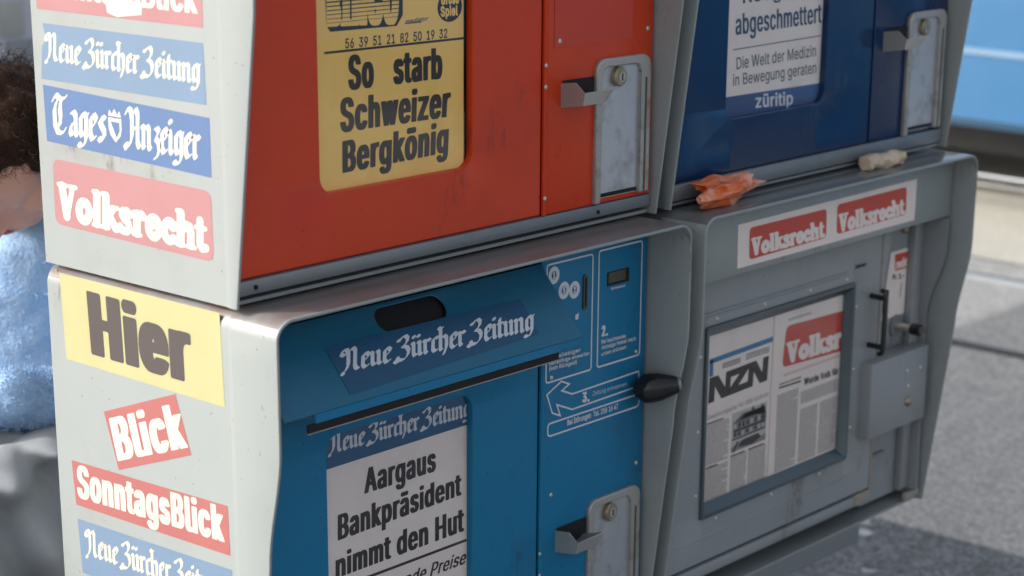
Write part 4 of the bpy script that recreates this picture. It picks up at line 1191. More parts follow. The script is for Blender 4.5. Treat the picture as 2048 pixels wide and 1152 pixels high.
g = mat_id(back_sheet(.1275, .3700, 1.1020, ZU + .474, PY), 0)
g = join(g, mat_id(sheet(Q['bingoback'], T), 1))
bq = Q['bingo']
g = join(g, mat_id(text_geo("BINGO", bq, T2, 'sans', .045, 40), 0))
for k in range(9):
    t0 = .06 + k * .105
    wd = .012 + .0045 * k
    a = [(bq[3][0] + .001 + (bq[2][0] - bq[3][0]) * u, bq[3][1] + (bq[0][1] - bq[3][1]) * t0) for u in (0, 1)]
    g = join(g, mat_id(strip(a, (bq[0][1] - bq[3][1]) * wd, T3), 1))
bc, bx_, bz_ = Q['badge']
g = join(g, mat_id(sheet([(bc[0] + .0205 * math.cos(a * .2618), bc[1] + .0170 * math.sin(a * .2618)) for a in range(24)], T), 1))
g = join(g, mat_id(text_geo("Spiel", Q['spiel'], T2, 'sans', .03, 16), 0), mat_id(text_geo("Gross", Q['gross'], T2, 'sans', .03, 16), 0))
g = join(g, mat_id(text_geo("mediator", Q['medi'], T, 'sans', .02, 12, .06), 2), mat_id(strip([(.274, .0005 + 1.2800), (.3000, 1.2805)], .0016, T), 2))
for k, s, b_ in (('so', 'So   starb', .036), ('schw', 'Schweizer', .036), ('berg', 'Bergkönig', .036), ('nums', '56  39  51  21  82  50  19  32', .012)):
    g = join(g, mat_id(text_geo(s, Q[k], T, 'sans', b_, 34), 1))
g = join(g, mat_id(sheet(Q['rule1'], T), 1))
poster("headline_poster", g, [M['p_yellow'], M['ink'], M['inkgrey']], "yellow headline poster with bold black lines behind the red door's window", "poster", PG)

g = mat_id(back_sheet(.1280, .3880, ZL + .058, .8400, PY), 0)
g = join(g, mat_id(sheet([(.1282, .8398), (.3878, .8398), (.3878, .7862), (.1282, .7862)], T), 1))
g = join(g, mat_id(text_geo("Neue Zürcher Zeitung", Q['nzzposter'], T2, 'frak', .27, 28), 3))
for k, s, b_ in (('aarg', 'Aargaus', .034), ('bank', 'Bankpräsident', .034), ('nimmt', 'nimmt den Hut', .034)):
    g = join(g, mat_id(text_geo(s, Q[k], T, 'sans', b_, 34), 2))
g = join(g, mat_id(sheet(Q['rule2'], T), 2))
pq = Q['preise']
g = join(g, mat_id(text_geo("steigende Preise", [(pq[0][0] - .118, pq[0][1]), pq[1], pq[2], (pq[3][0] - .118, pq[3][1])], T, 'sans', .022, 26, .03), 2))
g = join(g, mat_id(text_geo("Bern", [(.300, .590), (.356, .590), (.356, .573), (.300, .573)], T, 'sans', .022, 26, .05), 2))
poster("headline_poster", g, [M['p_white'], M['p_blue'], M['ink'], M['line']], "white headline poster with blue masthead behind the light blue door's window", "poster", PG)

g = mat_id(back_sheet(X2 + .1275, X2 + .3800, 1.1010, ZU + .474, PY), 0)
g = join(g, mat_id(sheet([(X2 + .1280, 1.1366), (X2 + .3795, 1.1340), (X2 + .3795, 1.1015), (X2 + .1280, 1.1015)], T), 1))
for k, s, b_, mi in (('reuge', 'Reugeld', .018, 2), ('abge', 'abgeschmettert', .018, 2), ('diewelt', 'Die Welt der Medizin', .006, 3), ('inbew', 'in Bewegung geraten', .006, 3), ('zt', 'züritip', .028, 4)):
    g = join(g, mat_id(text_geo(s, Q[k], T2, 'sans', b_, 30), mi))
g = join(g, mat_id(sheet(Q['rule3'], T), 3))
poster("headline_poster", g, [M['p_white'], M['p_blue2'], M['inkblue'], M['inkgrey'], M['line']], "white headline poster with blue foot band behind the dark blue door's window", "poster", PG)


def columns(x0, x1, z0, z1, k, to3, rng):
    """lines of tiny print as broken dashes."""
    V, F = [], []
    z = z1
    while z > z0:
        x = x0
        end = x1 - (rng.random() * .3 * (x1 - x0) if rng.random() < .12 else 0)
        while x < end - .001:
            w = min(rng.uniform(.0015, .007), end - x)
            n = len(V)
            V += [to3(x, z), to3(x + w, z), to3(x + w, z - k * .55), to3(x, z - k * .55)]
            F.append((n, n + 1, n + 2, n + 3))
            x += w + .0009
        z -= k
    return V, F


rng = random.Random(3)
NY = .0838
T = on_y(NY - .00018)
T2 = on_y(NY - .00034)
T3 = on_y(NY - .0005)
NG = "newspapers shown in the display window"
g = mat_id(box(.868, 1.0415, NY, NY + .004, .5400, .8010), 0)
g = join(g, mat_id(sheet(Q['bandA'], T), 1), mat_id(sheet(Q['armA'], T), 1))
# heavy joined capitals
a_, b_, c_, d_ = Q['nzn']
nz = lambda u, v: (d_[0] + (c_[0] - d_[0]) * u + .002 * v, (d_[1] + (c_[1] - d_[1]) * u) + (a_[1] - d_[1]) * v)
for L in ([(0, 0), (0, 1), (.14, 1), (.27, .42), (.27, 1), (.36, 1), (.36, 0), (.22, 0), (.10, .58), (.10, 0)],
          [(.345, 1), (.345, .72), (.50, .72), (.33, .22), (.33, 0), (.66, 0), (.66, .28), (.50, .28), (.66, .80), (.66, 1)],
          [(.655, 0), (.655, 1), (.78, 1), (.90, .42), (.90, 1), (1.0, 1), (1.0, 0), (.87, 0), (.75, .58), (.75, 0)]):
    g = join(g, mat_id(sheet([nz(*p) for p in L], T), 2))
for k in ('smallA', 'smallA2'):
    q = Q[k]
    for s in (0.0, .36, .7):
        z = q[3][1] + (q[0][1] - q[3][1]) * s
        g = join(g, mat_id(columns(q[0][0], q[1][0], z - .0001, z, .003, T, rng), 2))
g = join(g, mat_id(text_geo("Gestaltungsplan für SBB Südtrakt", Q['headA'], T, 'sans', .0, 14), 3))
for x0_, x1_, z0_, z1_ in ((.8830, .9380, .6080, .6680), (.8830, .9380, .5480, .6020), (.9450, .9860, .5480, .6060), (.9900, 1.0350, .5480, .6060)):
    g = join(g, mat_id(columns(x0_, x1_, z0_, z1_, .0023, T, rng), 4))
px = lambda u, v: (.9450 + .0880 * u, .6115 + .0620 * v)
g = join(g, mat_id(sheet([px(0, .02), px(1, .02), px(1, .98), px(.0, .98)], T), 5))
for L, k in (([(.0, .02), (1, .02), (1, .20), (.7, .12), (.3, .24), (0, .14)], 4), ([(.05, .36), (.98, .36), (.98, .72), (.05, .72)], 4), ([(.05, .50), (.98, .50), (.98, .55), (.05, .55)], 2),
             ([(.02, .72), (.30, .90), (.92, .90), (.99, .72)], 3), ([(.22, .76), (.38, .88), (.88, .88), (.95, .76)], 2), ([(.55, .9), (.6, 1), (.64, .9)], 2),
             ([(.2, .1), (.32, .24), (.78, .26), (.86, .14), (.6, .04)], 2), ([(.02, .30), (.98, .32), (.98, .36), (.02, .34)], 2), ([(.04, .0), (.1, .0), (.22, .24), (.16, .24)], 2),
             ([(.78, .72), (.84, .97), (.95, .9), (1, .6), (.9, .4)], 3)):
    g = join(g, mat_id(sheet([px(*p) for p in L], T2 if k in (2, 3) else on_y(NY - .00026)), k))
for k in range(8):
    for z0_, z1_ in ((.575, .70), (.38, .48)):
        u0 = .07 + .115 * k + rng.uniform(-.01, .01)
        g = join(g, mat_id(sheet([px(u0, z0_), px(u0 + .06, z0_), px(u0 + .06, z1_), px(u0, z1_)], T3), 2 if rng.random() < .6 else 5))
for x0_, z_, w_ in ((.884, .6715, .04), (.884, .6045, .03), (.9455, .6085, .035), (.990, .6085, .040)):
    g = join(g, mat_id(columns(x0_, x0_ + w_, z_ - .0001, z_, .0045, T, rng), 2))
poster("newspaper", g, [M['p_white'], M['cyan'], M['ink'], M['inkgrey'], M['texttone'], M['s_white']], "newspaper with black three-letter title and blue corner line in the grey box's window", "newspaper", NG)

NY2 = .0822
T = on_y(NY2 - .00018)
T2 = on_y(NY2 - .00034)
g = mat_id(box(1.0420, 1.2300, NY2, NY2 + .003, .5400, .8020), 0)
q = Q['redB']
rq = round_quad([q[0], (1.2297, q[1][1]), (1.2297, q[2][1]), q[3]], .011)
rq = rq[:6] + [(1.2297, q[1][1]), (1.2297, q[2][1])] + rq[18:]
g = join(g, mat_id(sheet(rq, T), 1))
g = join(g, mat_id(text_geo("Volksr", [q2 if q2[0] < 1.2 else (1.2290, q2[1]) for q2 in Q['volksr']], T2, 'slab', 0, 24), 0))
g = join(g, mat_id(text_geo("Wurde Volk für", Q['headB'], T, 'sans', .04, 18), 2))
g = join(g, mat_id(sheet(Q['headB2'], T), 2))
g = join(g, mat_id(columns(1.062, 1.120, .6925, .6930, .004, T, rng), 2))
for x0_, x1_, z0_, z1_, kk in ((1.0580, 1.1140, .5560, .6760, 3), (1.1210, 1.2260, .6480, .6680, 3), (1.1210, 1.1700, .5560, .6400, 3), (1.1760, 1.2260, .5560, .6400, 3), (1.072, 1.228, .7020, .7060, 4), (1.078, 1.14, .7860, .7900, 3)):
    g = join(g, mat_id(columns(x0_, x1_, z0_, z1_, .0023, T, rng), kk))
poster("newspaper", g, [M['p_white'], M['p_red'], M['ink'], M['texttone'], M['p_redorange']], "newspaper with red masthead in the grey box's window, overlapping the other paper", "newspaper", NG)

# ------------------------------------------------------------------ setting
def ground_mat(name, col, spot=None, var=.25, scale=26, spots=True, rough=.85):
    m, t, p = new_mat(name)
    tc = nd(t, "ShaderNodeTexCoord")
    n1 = nd(t, "ShaderNodeTexNoise", Scale=float(scale), Detail=9.0, Roughness=.72)
    n2 = nd(t, "ShaderNodeTexNoise", Scale=1.3, Detail=5.0)
    vo = nd(t, "ShaderNodeTexVoronoi", Scale=120.0)
    for n in (n1, n2, vo):
        t.links.new(tc.outputs["Object"], n.inputs["Vector"])
    r = ramp(t, n1.outputs["Fac"], .3, .72, tuple(c * (1 - var) for c in col) + (1,), tuple(c * (1 + var) for c in col) + (1,))
    c = mix(t, ramp(t, n2.outputs["Fac"], .35, .7).outputs[0], r.outputs[0], tuple(x * .82 for x in col))
    vr = nd(t, "ShaderNodeRGBToBW")
    t.links.new(vo.outputs["Color"], vr.inputs[0])
    stones = ramp(t, vr.outputs[0], .25, .85, tuple(c_ * (1 - 1.6 * var) for c_ in col) + (1,), tuple(c_ * (1 + 1.5 * var) for c_ in col) + (1,))
    c = mix(t, .45, c, stones.outputs[0])
    if spots:
        v2 = nd(t, "ShaderNodeTexVoronoi", Scale=10.0, Randomness=1.0)
        nz_ = nd(t, "ShaderNodeTexNoise", Scale=55.0, Detail=4.0)
        t.links.new(tc.outputs["Object"], nz_.inputs["Vector"])
        t.links.new(tc.outputs["Object"], v2.inputs["Vector"])
        cv = nd(t, "ShaderNodeSeparateColor")
        t.links.new(v2.outputs["Color"], cv.inputs[0])
        ad = nd(t, "ShaderNodeMath", operation='MULTIPLY_ADD')
        t.links.new(nz_.outputs["Fac"], ad.inputs[0])
        ad.inputs[1].default_value = .45
        t.links.new(v2.outputs["Distance"], ad.inputs[2])
        sb = nd(t, "ShaderNodeMath", operation='MULTIPLY_ADD')
        t.links.new(cv.outputs[0], sb.inputs[0])
        sb.inputs[1].default_value = .42
        t.links.new(ad.outputs[0], sb.inputs[2])
        sp = ramp(t, sb.outputs[0], .55, .66, (1, 1, 1, 1), (0, 0, 0, 1))
        c = mix(t, sp.outputs[0], c, spot or (.45, .45, .45))
    t.links.new(c, p.inputs["Base Color"])
    p.inputs["Roughness"].default_value = rough
    b = nd(t, "ShaderNodeBump", Strength=.5, Distance=.004)
    ad2 = nd(t, "ShaderNodeMath", operation='ADD')
    t.links.new(n1.outputs["Fac"], ad2.inputs[0])
    t.links.new(vo.outputs["Distance"], ad2.inputs[1])
    t.links.new(ad2.outputs[0], b.inputs["Height"])
    t.links.new(b.outputs[0], p.inputs["Normal"])
    return m


def structure(name, geo, mats, loc=(0, 0, 0), smooth=0):
    o = obj(name, geo, mats, None, loc, smooth)
    o["kind"] = "structure"
    return o


def flat(x0, x1, y0, y1, z):
    return [(x0, y0, z), (x1, y0, z), (x1, y1, z), (x0, y1, z)], [(0, 1, 2, 3)]


G_DARK = ground_mat("rough_dark_asphalt", (.105, .115, .128), (.36, .38, .41), .75, 13)
G_MID = ground_mat("grey_asphalt", (.30, .295, .285), None, .38, 11, False)
G_BED = ground_mat("pale_concrete", (.42, .40, .34), None, .2, 18, False)
structure("ground", flat(-150, 150, -150, 150, -.008), G_MID)
structure("pavement", flat(-8, 2.34, -30, 30, 0), G_DARK)
structure("road", flat(2.34, 4.86, -60, 60, -.004), G_MID)
structure("tram_bed", flat(4.86, 8.6, -60, 60, 0.0), G_BED)
M['rail'] = paint("rail_steel", (.55, .55, .56), .3, .06, bump=0, metal=.9)
M['groove'] = paint("rail_groove", (.05, .05, .055), .7, .06, bump=0)
M['kerbline'] = ink("pale_kerb_stone", (.26, .28, .30))
structure("track_groove", join(flat(3.775, 3.825, -60, 60, .002), flat(4.60, 4.64, -60, 60, .002)), M['groove'])
structure("kerb", box(4.555, 4.590, -60, 60, -.004, .010, .003), M['kerbline'])
structure("tram_rail", join(box(6.06, 6.115, -60, 60, -.01, .012, .003), box(7.06, 7.115, -60, 60, -.01, .012, .003)), M['rail'])

# stand that carries the boxes
st = thing("steel_stand", (0, 0, 0), "grey steel stand under the lower pair of newspaper boxes", "stand")
for y in (.13, .33):
    obj("crossbar", box(.03, 1.36, y - .02, y + .02, .352, .4085, .003), M['grey2'], st)
for x in (.16, .80):
    for y in (.13, .33):
        obj("leg", box(x - .02, x + .02, y - .019, y + .019, 0.004, .3515, .003), M['grey2'], st)
    obj("foot_plate", box(x - .06, x + .06, .08, .38, -.001, .0035), M['alu'], st)

# litter on the hood of the grey box
def crumple(name, c, dims, seed, mats, label, cat, fold=.35, sub=4, ang=0.0, lo=0.0):
    bm = bmesh.new()
    bmesh.ops.create_icosphere(bm, subdivisions=sub, radius=1.0)
    rnd = random.Random(seed)
    planes = [(Vector((rnd.gauss(0, 1), rnd.gauss(0, 1), rnd.gauss(0, 1))).normalized(), rnd.uniform(.45, .9)) for _ in range(16)]
    rot = Matrix.Rotation(ang, 3, 'Z')
    for v in bm.verts:
        p = v.co.copy()
        for n, d in planes:
            k = p.dot(n) - d
            if k > 0:
                p -= n * k * 1.25
        f = noise.noise(p * 1.9 + Vector((seed, 0, 0))) * fold * 1.3 - abs(noise.noise(p * 3.2 + Vector((0, seed, 0)))) * fold * .9
        p += p.normalized() * f
        p = Vector((p.x * dims[0], p.y * dims[1], p.z * dims[2]))
        v.co = rot @ p
    for k in range(2):
        bmesh.ops.smooth_vert(bm, verts=bm.verts[:], factor=.5, use_axis_x=True, use_axis_y=True, use_axis_z=True)
    zmin = min(v.co.z for v in bm.verts)
    for v in bm.verts:
        v.co.z = max(v.co.z - zmin - .002, 0.0) + c[2]
        v.co.x += c[0]
        v.co.y += c[1]
    o = obj(name, bm_geo(bm), mats, None, c, smooth=38)
    return tag(o, label, cat)


M['wrapper'] = paint("orange_wrapper_paper", (.74, .15, .035), .3, .1, dirt=(.70, .38, .28), dirt_amt=.85, dscale=26, dlo=.47, dhi=.56, bump=.1, bscale=90)  # pinkish patches stand in for highlights on the creases
M['tissue'] = paint("beige_paper", (.62, .50, .36), .6, .1, dirt=(.42, .30, .19), dirt_amt=.6, dscale=40, bump=.1, bscale=120)
HZ = ZL + H
crumple("crumpled_wrapper", (.855, .038, HZ), (.112, .027, .023), 5, M['wrapper'], "crumpled orange paper wrapper lying on the grey box's top", "wrapper", .30, 5, 0.0)
V, F = [], []
nx_, na_ = 26, 22
for i in range(nx_ + 1):
    t = i / nx_
    for k in range(na_):
        a = 2 * math.pi * k / na_
        r = .0112 + .0030 * noise.noise(Vector((t * 6, math.cos(a) * 1.3, math.sin(a) * 1.3 + 4))) + .0030 * abs(noise.noise(Vector((t * 16, math.cos(a) * 3, math.sin(a) * 3))))
        if i in (0, nx_):
            r *= .75
        V.append((1.206 + .092 * t + .005 * noise.noise(Vector((a, t * 9, 7))), .043 + r * 1.15 * math.cos(a) + .004 * math.sin(t * 5), HZ + .0102 + max(-.0102, r * math.sin(a)) + .001 * math.sin(t * 9)))
for i in range(nx_):
    for k in range(na_):
        F.append((i * na_ + k, i * na_ + (k + 1) % na_, (i + 1) * na_ + (k + 1) % na_, (i + 1) * na_ + k))
F += [tuple(range(na_))[::-1], tuple(nx_ * na_ + k for k in range(na_))]
tag(obj("rolled_paper", (V, F), M['tissue'], None, (1.257, .043, HZ), smooth=22), "short roll of crumpled beige paper lying on the grey box's top", "paper scrap")

# ------------------------------------------------------------------ tram across the street
M['tramblue'] = paint("light_blue_tram_paint", (.030, .118, .245), .3, .04, dirt=(.026, .10, .21), dirt_amt=.4, bump=.03)
M['tramwhite'] = ink("white_tram_stripe", (.14, .23, .34), .4)
M['under'] = paint("black_underframe", (.02, .02, .022), .6, .1, bump=.05)
tr = thing("tram", (5.5, 0, 0), "light blue tram with a thin white stripe standing across the street", "tram")
TX0, TX1, TY0, TY1 = 5.5, 7.68, -6.5, 8.5


def tram_profile(y):
    return [(TX0 + .04, y, .325), (TX0, y, .36), (TX0, y, 2.0), (TX0 + .06, y, 2.75), (TX0 + .25, y, 3.05), (TX1 - .25, y, 3.05), (TX1 - .06, y, 2.75), (TX1, y, 2.0), (TX1, y, .36), (TX1 - .04, y, .325)]


L = [tram_profile(y) for y in (TY0, TY0 + .05, TY1 - .05, TY1)]
n_ = len(L[0])
V = [v for p in L for v in p]
F = [(a * n_ + i, a * n_ + (i + 1) % n_, (a + 1) * n_ + (i + 1) % n_, (a + 1) * n_ + i) for a in range(3) for i in range(n_)] + [tuple(range(n_))[::-1], tuple(range(3 * n_, 4 * n_))]
body = obj("body", (V, F), M['tramblue'], tr, smooth=30)
obj("stripe", box(TX0 - .006, TX0 + .002, TY0 + .02, TY1 - .02, .600, .622), M['tramwhite'], body)
for k in range(9):
    y = TY0 + .5 + k * 1.6
    if k in (2, 6):
        d = obj("door", box(TX0 - .012, TX0 + .01, y, y + 1.25, .66, 2.45, .01), M['tramwhite'], tr)
        for s in (0, 1):
            obj("door_glass", box(TX0 - .018, TX0 - .010, y + .08 + .6 * s, y + .57 + .6 * s, .95, 2.35), M['window'], d)
    else:
        obj("window", box(TX0 - .008, TX0 + .01, y, y + 1.3, 1.25, 2.2, .008), M['window'], tr)
obj("underframe", box(TX0 + .45, TX1 - .45, TY0 + .4, TY1 - .4, .16, .33), M['under'], tr)
for yc in (-4.2, 4.9):
    for dy in (-.9, .9):
        for xr in (6.0, 7.03):
            w_ = obj("wheel", cyl((xr, yc + dy, .345), (xr + .11, yc + dy, .345), .33, n=32), M['under'], tr)
    obj("bogie_frame", box(5.95, 6.05, yc - 1.5, yc + 1.5, .22, .40, .02), M['under'], tr)
obj("guard_bar", cyl((5.60, 1.0, .135), (5.60, 2.6, .135), .008, n=10), M['alu'], tr)

M['plaster'] = paint("lilac_grey_panel", (.52, .50, .56), .5, .06, bump=.1, bscale=40)

# ------------------------------------------------------------------ low lilac cabinet behind, far left, and an added unseen shelter
M['post'] = paint("dark_bronze_post", (.10, .085, .06), .5, .08, bump=.04)
lc = thing("junction_cabinet", (1.9, 3.2, 0), "lilac grey low cabinet with a dark door gap, behind the curly haired person", "cabinet")
obj("body", box(1.05, 2.75, 3.06, 3.60, .06, 1.08, .006), M['plaster'], lc)
for x0_, x1_ in ((1.06, 1.793), (1.8175, 2.74)):
    obj("door", box(x0_, x1_, 3.045, 3.0595, .10, 1.05, .003), M['plaster'], lc)
obj("gap_strip", box(1.7950, 1.8155, 3.050, 3.0598, .10, 1.05), M['post'], lc)
obj("notice", box(1.838, 1.905, 3.040, 3.0445, .868, .955, .001), M['s_white'], lc)
obj("vent", box(1.850, 2.10, 3.038, 3.0445, .62, .858, .002), M['grey2'], lc)
obj("plinth", box(1.07, 2.73, 3.08, 3.58, -.001, .0595), M['alu'], lc)

# unseen shelter added to cast the shade on the street right of the boxes
sh = thing("added_shade_shelter", (-.45, 3.4, 0), "unseen grey roofed shelter with solid back wall, added to shade the street", "shelter")
for i in range(3):
    obj("wall_panel", box(-1.88 + .88 * i, -1.02 + .88 * i, 3.04, 3.08, .22, 2.60, .004), M['plaster'], sh)
for x in (-1.90, -1.0, -.12, .76):
    obj("post", box(x - .018, x + .018, 3.00, 3.12, -.001, 2.66, .003), M['post'], sh)
obj("roof", box(-2.0, .86, 2.7, 4.5, 2.661, 2.74, .01), M['alu'], sh)

# ------------------------------------------------------------------ seated person
M['skin'] = paint("skin", (.62, .33, .25), .5, .06, bump=.05, bscale=300)
M['skin'].node_tree.nodes["Principled BSDF"].inputs["Subsurface Weight"].default_value = .12
M['skin'].node_tree.nodes["Principled BSDF"].inputs["Subsurface Radius"].default_value = (.012, .005, .003)
M['lip'] = paint("lips", (.50, .17, .15), .4, .05, bump=0)
M['hair'] = paint("dark_brown_hair", (.026, .012, .007), .6, .25, dirt=(.075, .030, .013), dirt_amt=.5, dscale=30, bump=0, spec=.15)
M['knit'] = paint("fluffy_light_blue_knit", (.27, .43, .66), .9, .2, dirt=(.46, .57, .72), dirt_amt=.45, dscale=45, dlo=.40, dhi=.66, bump=.9, bscale=170)
M['cloth'] = paint("grey_trouser_cloth", (.27, .285, .305), .85, .12, dirt=(.15, .155, .17), dirt_amt=.5, dscale=6, bump=.15, bscale=700)
M['collar'] = paint("white_collar", (.74, .66, .63), .8, .04, bump=.1)
M['shoe'] = paint("black_shoe_leather", (.02, .018, .017), .35, .1, bump=.05)
M['wood'] = paint("bench_wood", (.26, .17, .09), .6, .15, stretch=(1, 12, 1), dirt=(.14, .09, .05), dirt_amt=.6, dscale=12, bump=.1)


def blobs(balls, sub=2):
    """icospheres (centre, radius or radii) in one bmesh."""
    bm = bmesh.new()
    for c, r in balls:
        rr = (r, r, r) if not isinstance(r, (tuple, list)) else r
        m = Matrix.Translation(c) @ Matrix.Diagonal((*rr, 1))
        bmesh.ops.create_icosphere(bm, subdivisions=sub, radius=1.0, matrix=m)
    return bm_geo(bm)


def limb(p, q, r0, r1, n=None):
    p, q = Vector(p), Vector(q)
    n = n or max(3, int((q - p).length / (min(r0, r1) * .35)))
    return [(p.lerp(q, k / n), r0 + (r1 - r0) * k / n) for k in range(n + 1)]


def remeshed(name, balls, mat, parent, voxel, it=4, disp=None):
    o = obj(name, blobs(balls), mat, parent, smooth=180)
    m = o.modifiers.new("remesh", 'REMESH')
    m.mode = 'VOXEL'
    m.voxel_size = voxel
    m.use_smooth_shade = True
    s = o.modifiers.new("smooth", 'SMOOTH')
    s.factor = .5
    s.iterations = it
    if disp:
        tx = bpy.data.textures.new(name + "_folds", 'CLOUDS')
        tx.noise_scale = disp[1]
        d = o.modifiers.new("folds", 'DISPLACE')
        d.texture = tx
        d.strength = disp[0]
        d.mid_level = .5
        d.texture_coords = 'LOCAL'
    return o


pr = thing("person", (.45, 1.0, .45), "person with dark curly hair in fluffy blue sweater sitting head bent, grey coat over knees", "person")
Fh = Vector((-.85, -.53, 0)).normalized()
Lh = Vector((-Fh.y, Fh.x, 0)) * -1.0
Lh = Vector((.53, -.85, 0)).normalized()
PT = RAD(66)
hf = Fh * math.cos(PT) - Vector((0, 0, math.sin(PT)))
hu = Fh * math.sin(PT) + Vector((0, 0, math.cos(PT)))
hc = Vector((.290, .885, 1.035))


def hd(l, f, u):
    return hc + Lh * l + hf * f + hu * u


nb = Vector((.425, 1.0, .925))
head = [(hd(0, -.012, .035), .088), (hd(0, .02, .03), .080), (hd(0, -.035, .02), .078), (hd(0, .038, .04), .066), (hd(0, .035, -.03), .062), (hd(0, .05, -.065), .045),
        (hd(0, .072, -.098), .024), (hd(.018, .066, -.094), .022), (hd(-.018, .066, -.094), .022)]
for s in (-1, 1):
    head += limb(hd(.048 * s, .005, -.045), hd(.024 * s, .062, -.088), .026, .022)
    head += [(hd(.042 * s, .055, -.022), .034), (hd(.034 * s, .070, .018), .022), (hd(.022 * s, .082, -.05), .022)]
    head += [(hd(.074 * s, -.012, -.012), .015), (hd(.077 * s, -.018, .006), .016)]
head += limb(hd(0, .088, .012), hd(0, .112, -.026), .010, .0135) + [(hd(.011, .100, -.030), .009), (hd(-.011, .100, -.030), .009)]
head += [(hd(0, .092, -.058), .014), (hd(.012, .088, -.058), .011), (hd(-.012, .088, -.058), .011), (hd(0, .089, -.073), .0135), (hd(.01, .086, -.073), .010), (hd(-.01, .086, -.073), .010)]
sl_, sr_ = nb + Lh * .165 + Vector((0, 0, -.035)), nb - Lh * .165 + Vector((0, 0, -.035))
hip = Vector((.535, 1.06, .535))
hl, hr = hip + Lh * .085, hip - Lh * .085
kl, kr = Vector((.165, .735, .615)), Vector((.090, .965, .545))
al, ar_ = Vector((-.045, .800, .300)), Vector((.100, .950, .100))
el, er = Vector((.400, .720, .670)), Vector((.215, 1.150, .690))
wl, wr = Vector((.155, .730, .735)), Vector((.060, .930, .725))
body = head + limb(hd(0, -.03, -.05), nb, .052, .056) + limb(nb, nb - Vector((-.03, -.02, .12)), .07, .11)
body += limb(nb + Vector((.03, .02, -.12)), hip, .105, .12) + limb(sl_, sr_, .045, .045) + limb(sl_, el, .042, .035) + limb(sr_, er, .042, .035)
body += limb(el, wl, .034, .022) + limb(er, wr, .034, .022)
body += limb(hl, kl, .072, .048) + limb(hr, kr, .072, .048) + limb(kl, al, .044, .030) + limb(kr, ar_, .044, .030)


def hand(w, d, side):
    """palm, thumb and four curled fingers."""
    d = d.normalized()
    s = d.cross(Vector((0, 0, 1))).normalized() * side
    dn = Vector((0, 0, -1))
    out = limb(w, w + d * .055, .020, .020) + limb(w + s * .018, w + d * .07 + s * .026, .014, .013) + limb(w - s * .018, w + d * .07 - s * .026, .014, .013)
    for i, (o, ln) in enumerate(((-.030, .062), (-.010, .074), (.010, .070), (.030, .054))):
        a = w + d * .075 + s * o
        b = a + d * ln * .45 + dn * .008
        c = b + d * ln * .28 + dn * ln * .25
        e = c + d * ln * .05 + dn * ln * .3
        out += limb(a, b, .0090, .0085, 5) + limb(b, c, .0085, .0078, 4) + limb(c, e, .0078, .0068, 4)
    t0 = w + d * .02 - s * .022
    t1 = t0 + d * .03 - s * .022 + dn * .01
    out += limb(t0, t1, .012, .010, 5) + limb(t1, t1 + d * .028 + dn * .008, .0098, .0080, 4)
    return out


body += hand(wl, Vector((-.9, .35, -.1)), 1) + hand(wr, Vector((-.75, -.6, -.1)), -1)
bo = remeshed("body", body, M['skin'], pr, .0055, 6)
for s in (-1, 1):
    obj("eye", blobs([(hd(.031 * s, .076, .004), .0115)]), M['collar'], pr, smooth=180)
obj("lips", blobs([(hd(0, .1025, -.0605), (.012, .012, .0045)), (hd(0, .099, -.0705), (.011, .011, .005))]), M['lip'], pr, smooth=180)

# hair: a lumpy mass of curls with loose strands
rng = random.Random(21)
balls = []
for i in range(150):
    z = 1 - 2 * (i + .5) / 150
    a = i * 2.39996
    v = Vector((math.sqrt(1 - z * z) * math.cos(a), math.sqrt(1 - z * z) * math.sin(a), z))
    l, f, u = v.x, v.y, v.z
    if f > .45 and u < .55:
        continue
    if u < -.55 and f > -.3:
        continue
    if u < -.15 and f > .22:
        continue
    k = rng.uniform(.92, 1.08)
    balls.append((hd(l * .088 * k, -.010 + f * .086 * k, .026 + u * .092 * k), rng.uniform(.017, .025)))
hair = remeshed("hair", balls, M['hair'], pr, .007, 3)
V, F = [], []
for i in range(4200):
    c, r = balls[rng.randrange(len(balls))]
    dr = (c - hd(0, -.018, .035)).normalized()
    p = c + dr * r * .6 + Vector((rng.gauss(0, .010), rng.gauss(0, .010), rng.gauss(0, .010)))
    t = (dr * .6 + Vector((rng.gauss(0, 1), rng.gauss(0, 1), rng.gauss(0, 1) - .3)) * .6).normalized()
    ax = t.orthogonal().normalized()
    bx2 = t.cross(ax)
    R0, tw, ph = rng.uniform(.003, .006), rng.uniform(5, 9), rng.uniform(0, 6.28)
    ln = rng.uniform(.012, .028)
    base = len(V)
    ns = 8
    for k in range(ns):
        s = k / (ns - 1)
        q = p + t * ln * s + (ax * math.cos(ph + tw * s) + bx2 * math.sin(ph + tw * s)) * R0
        w_ = .0005 * (1 - .6 * s)
        V += [tuple(q + ax * w_), tuple(q - ax * w_ * .5 + bx2 * w_ * .87), tuple(q - ax * w_ * .5 - bx2 * w_ * .87)]
    for k in range(ns - 1):
        for j in range(3):
            F.append((base + 3 * k + j, base + 3 * k + (j + 1) % 3, base + 3 * k + 3 + (j + 1) % 3, base + 3 * k + 3 + j))
obj("curls", (V, F), M['hair'], hair, smooth=60)

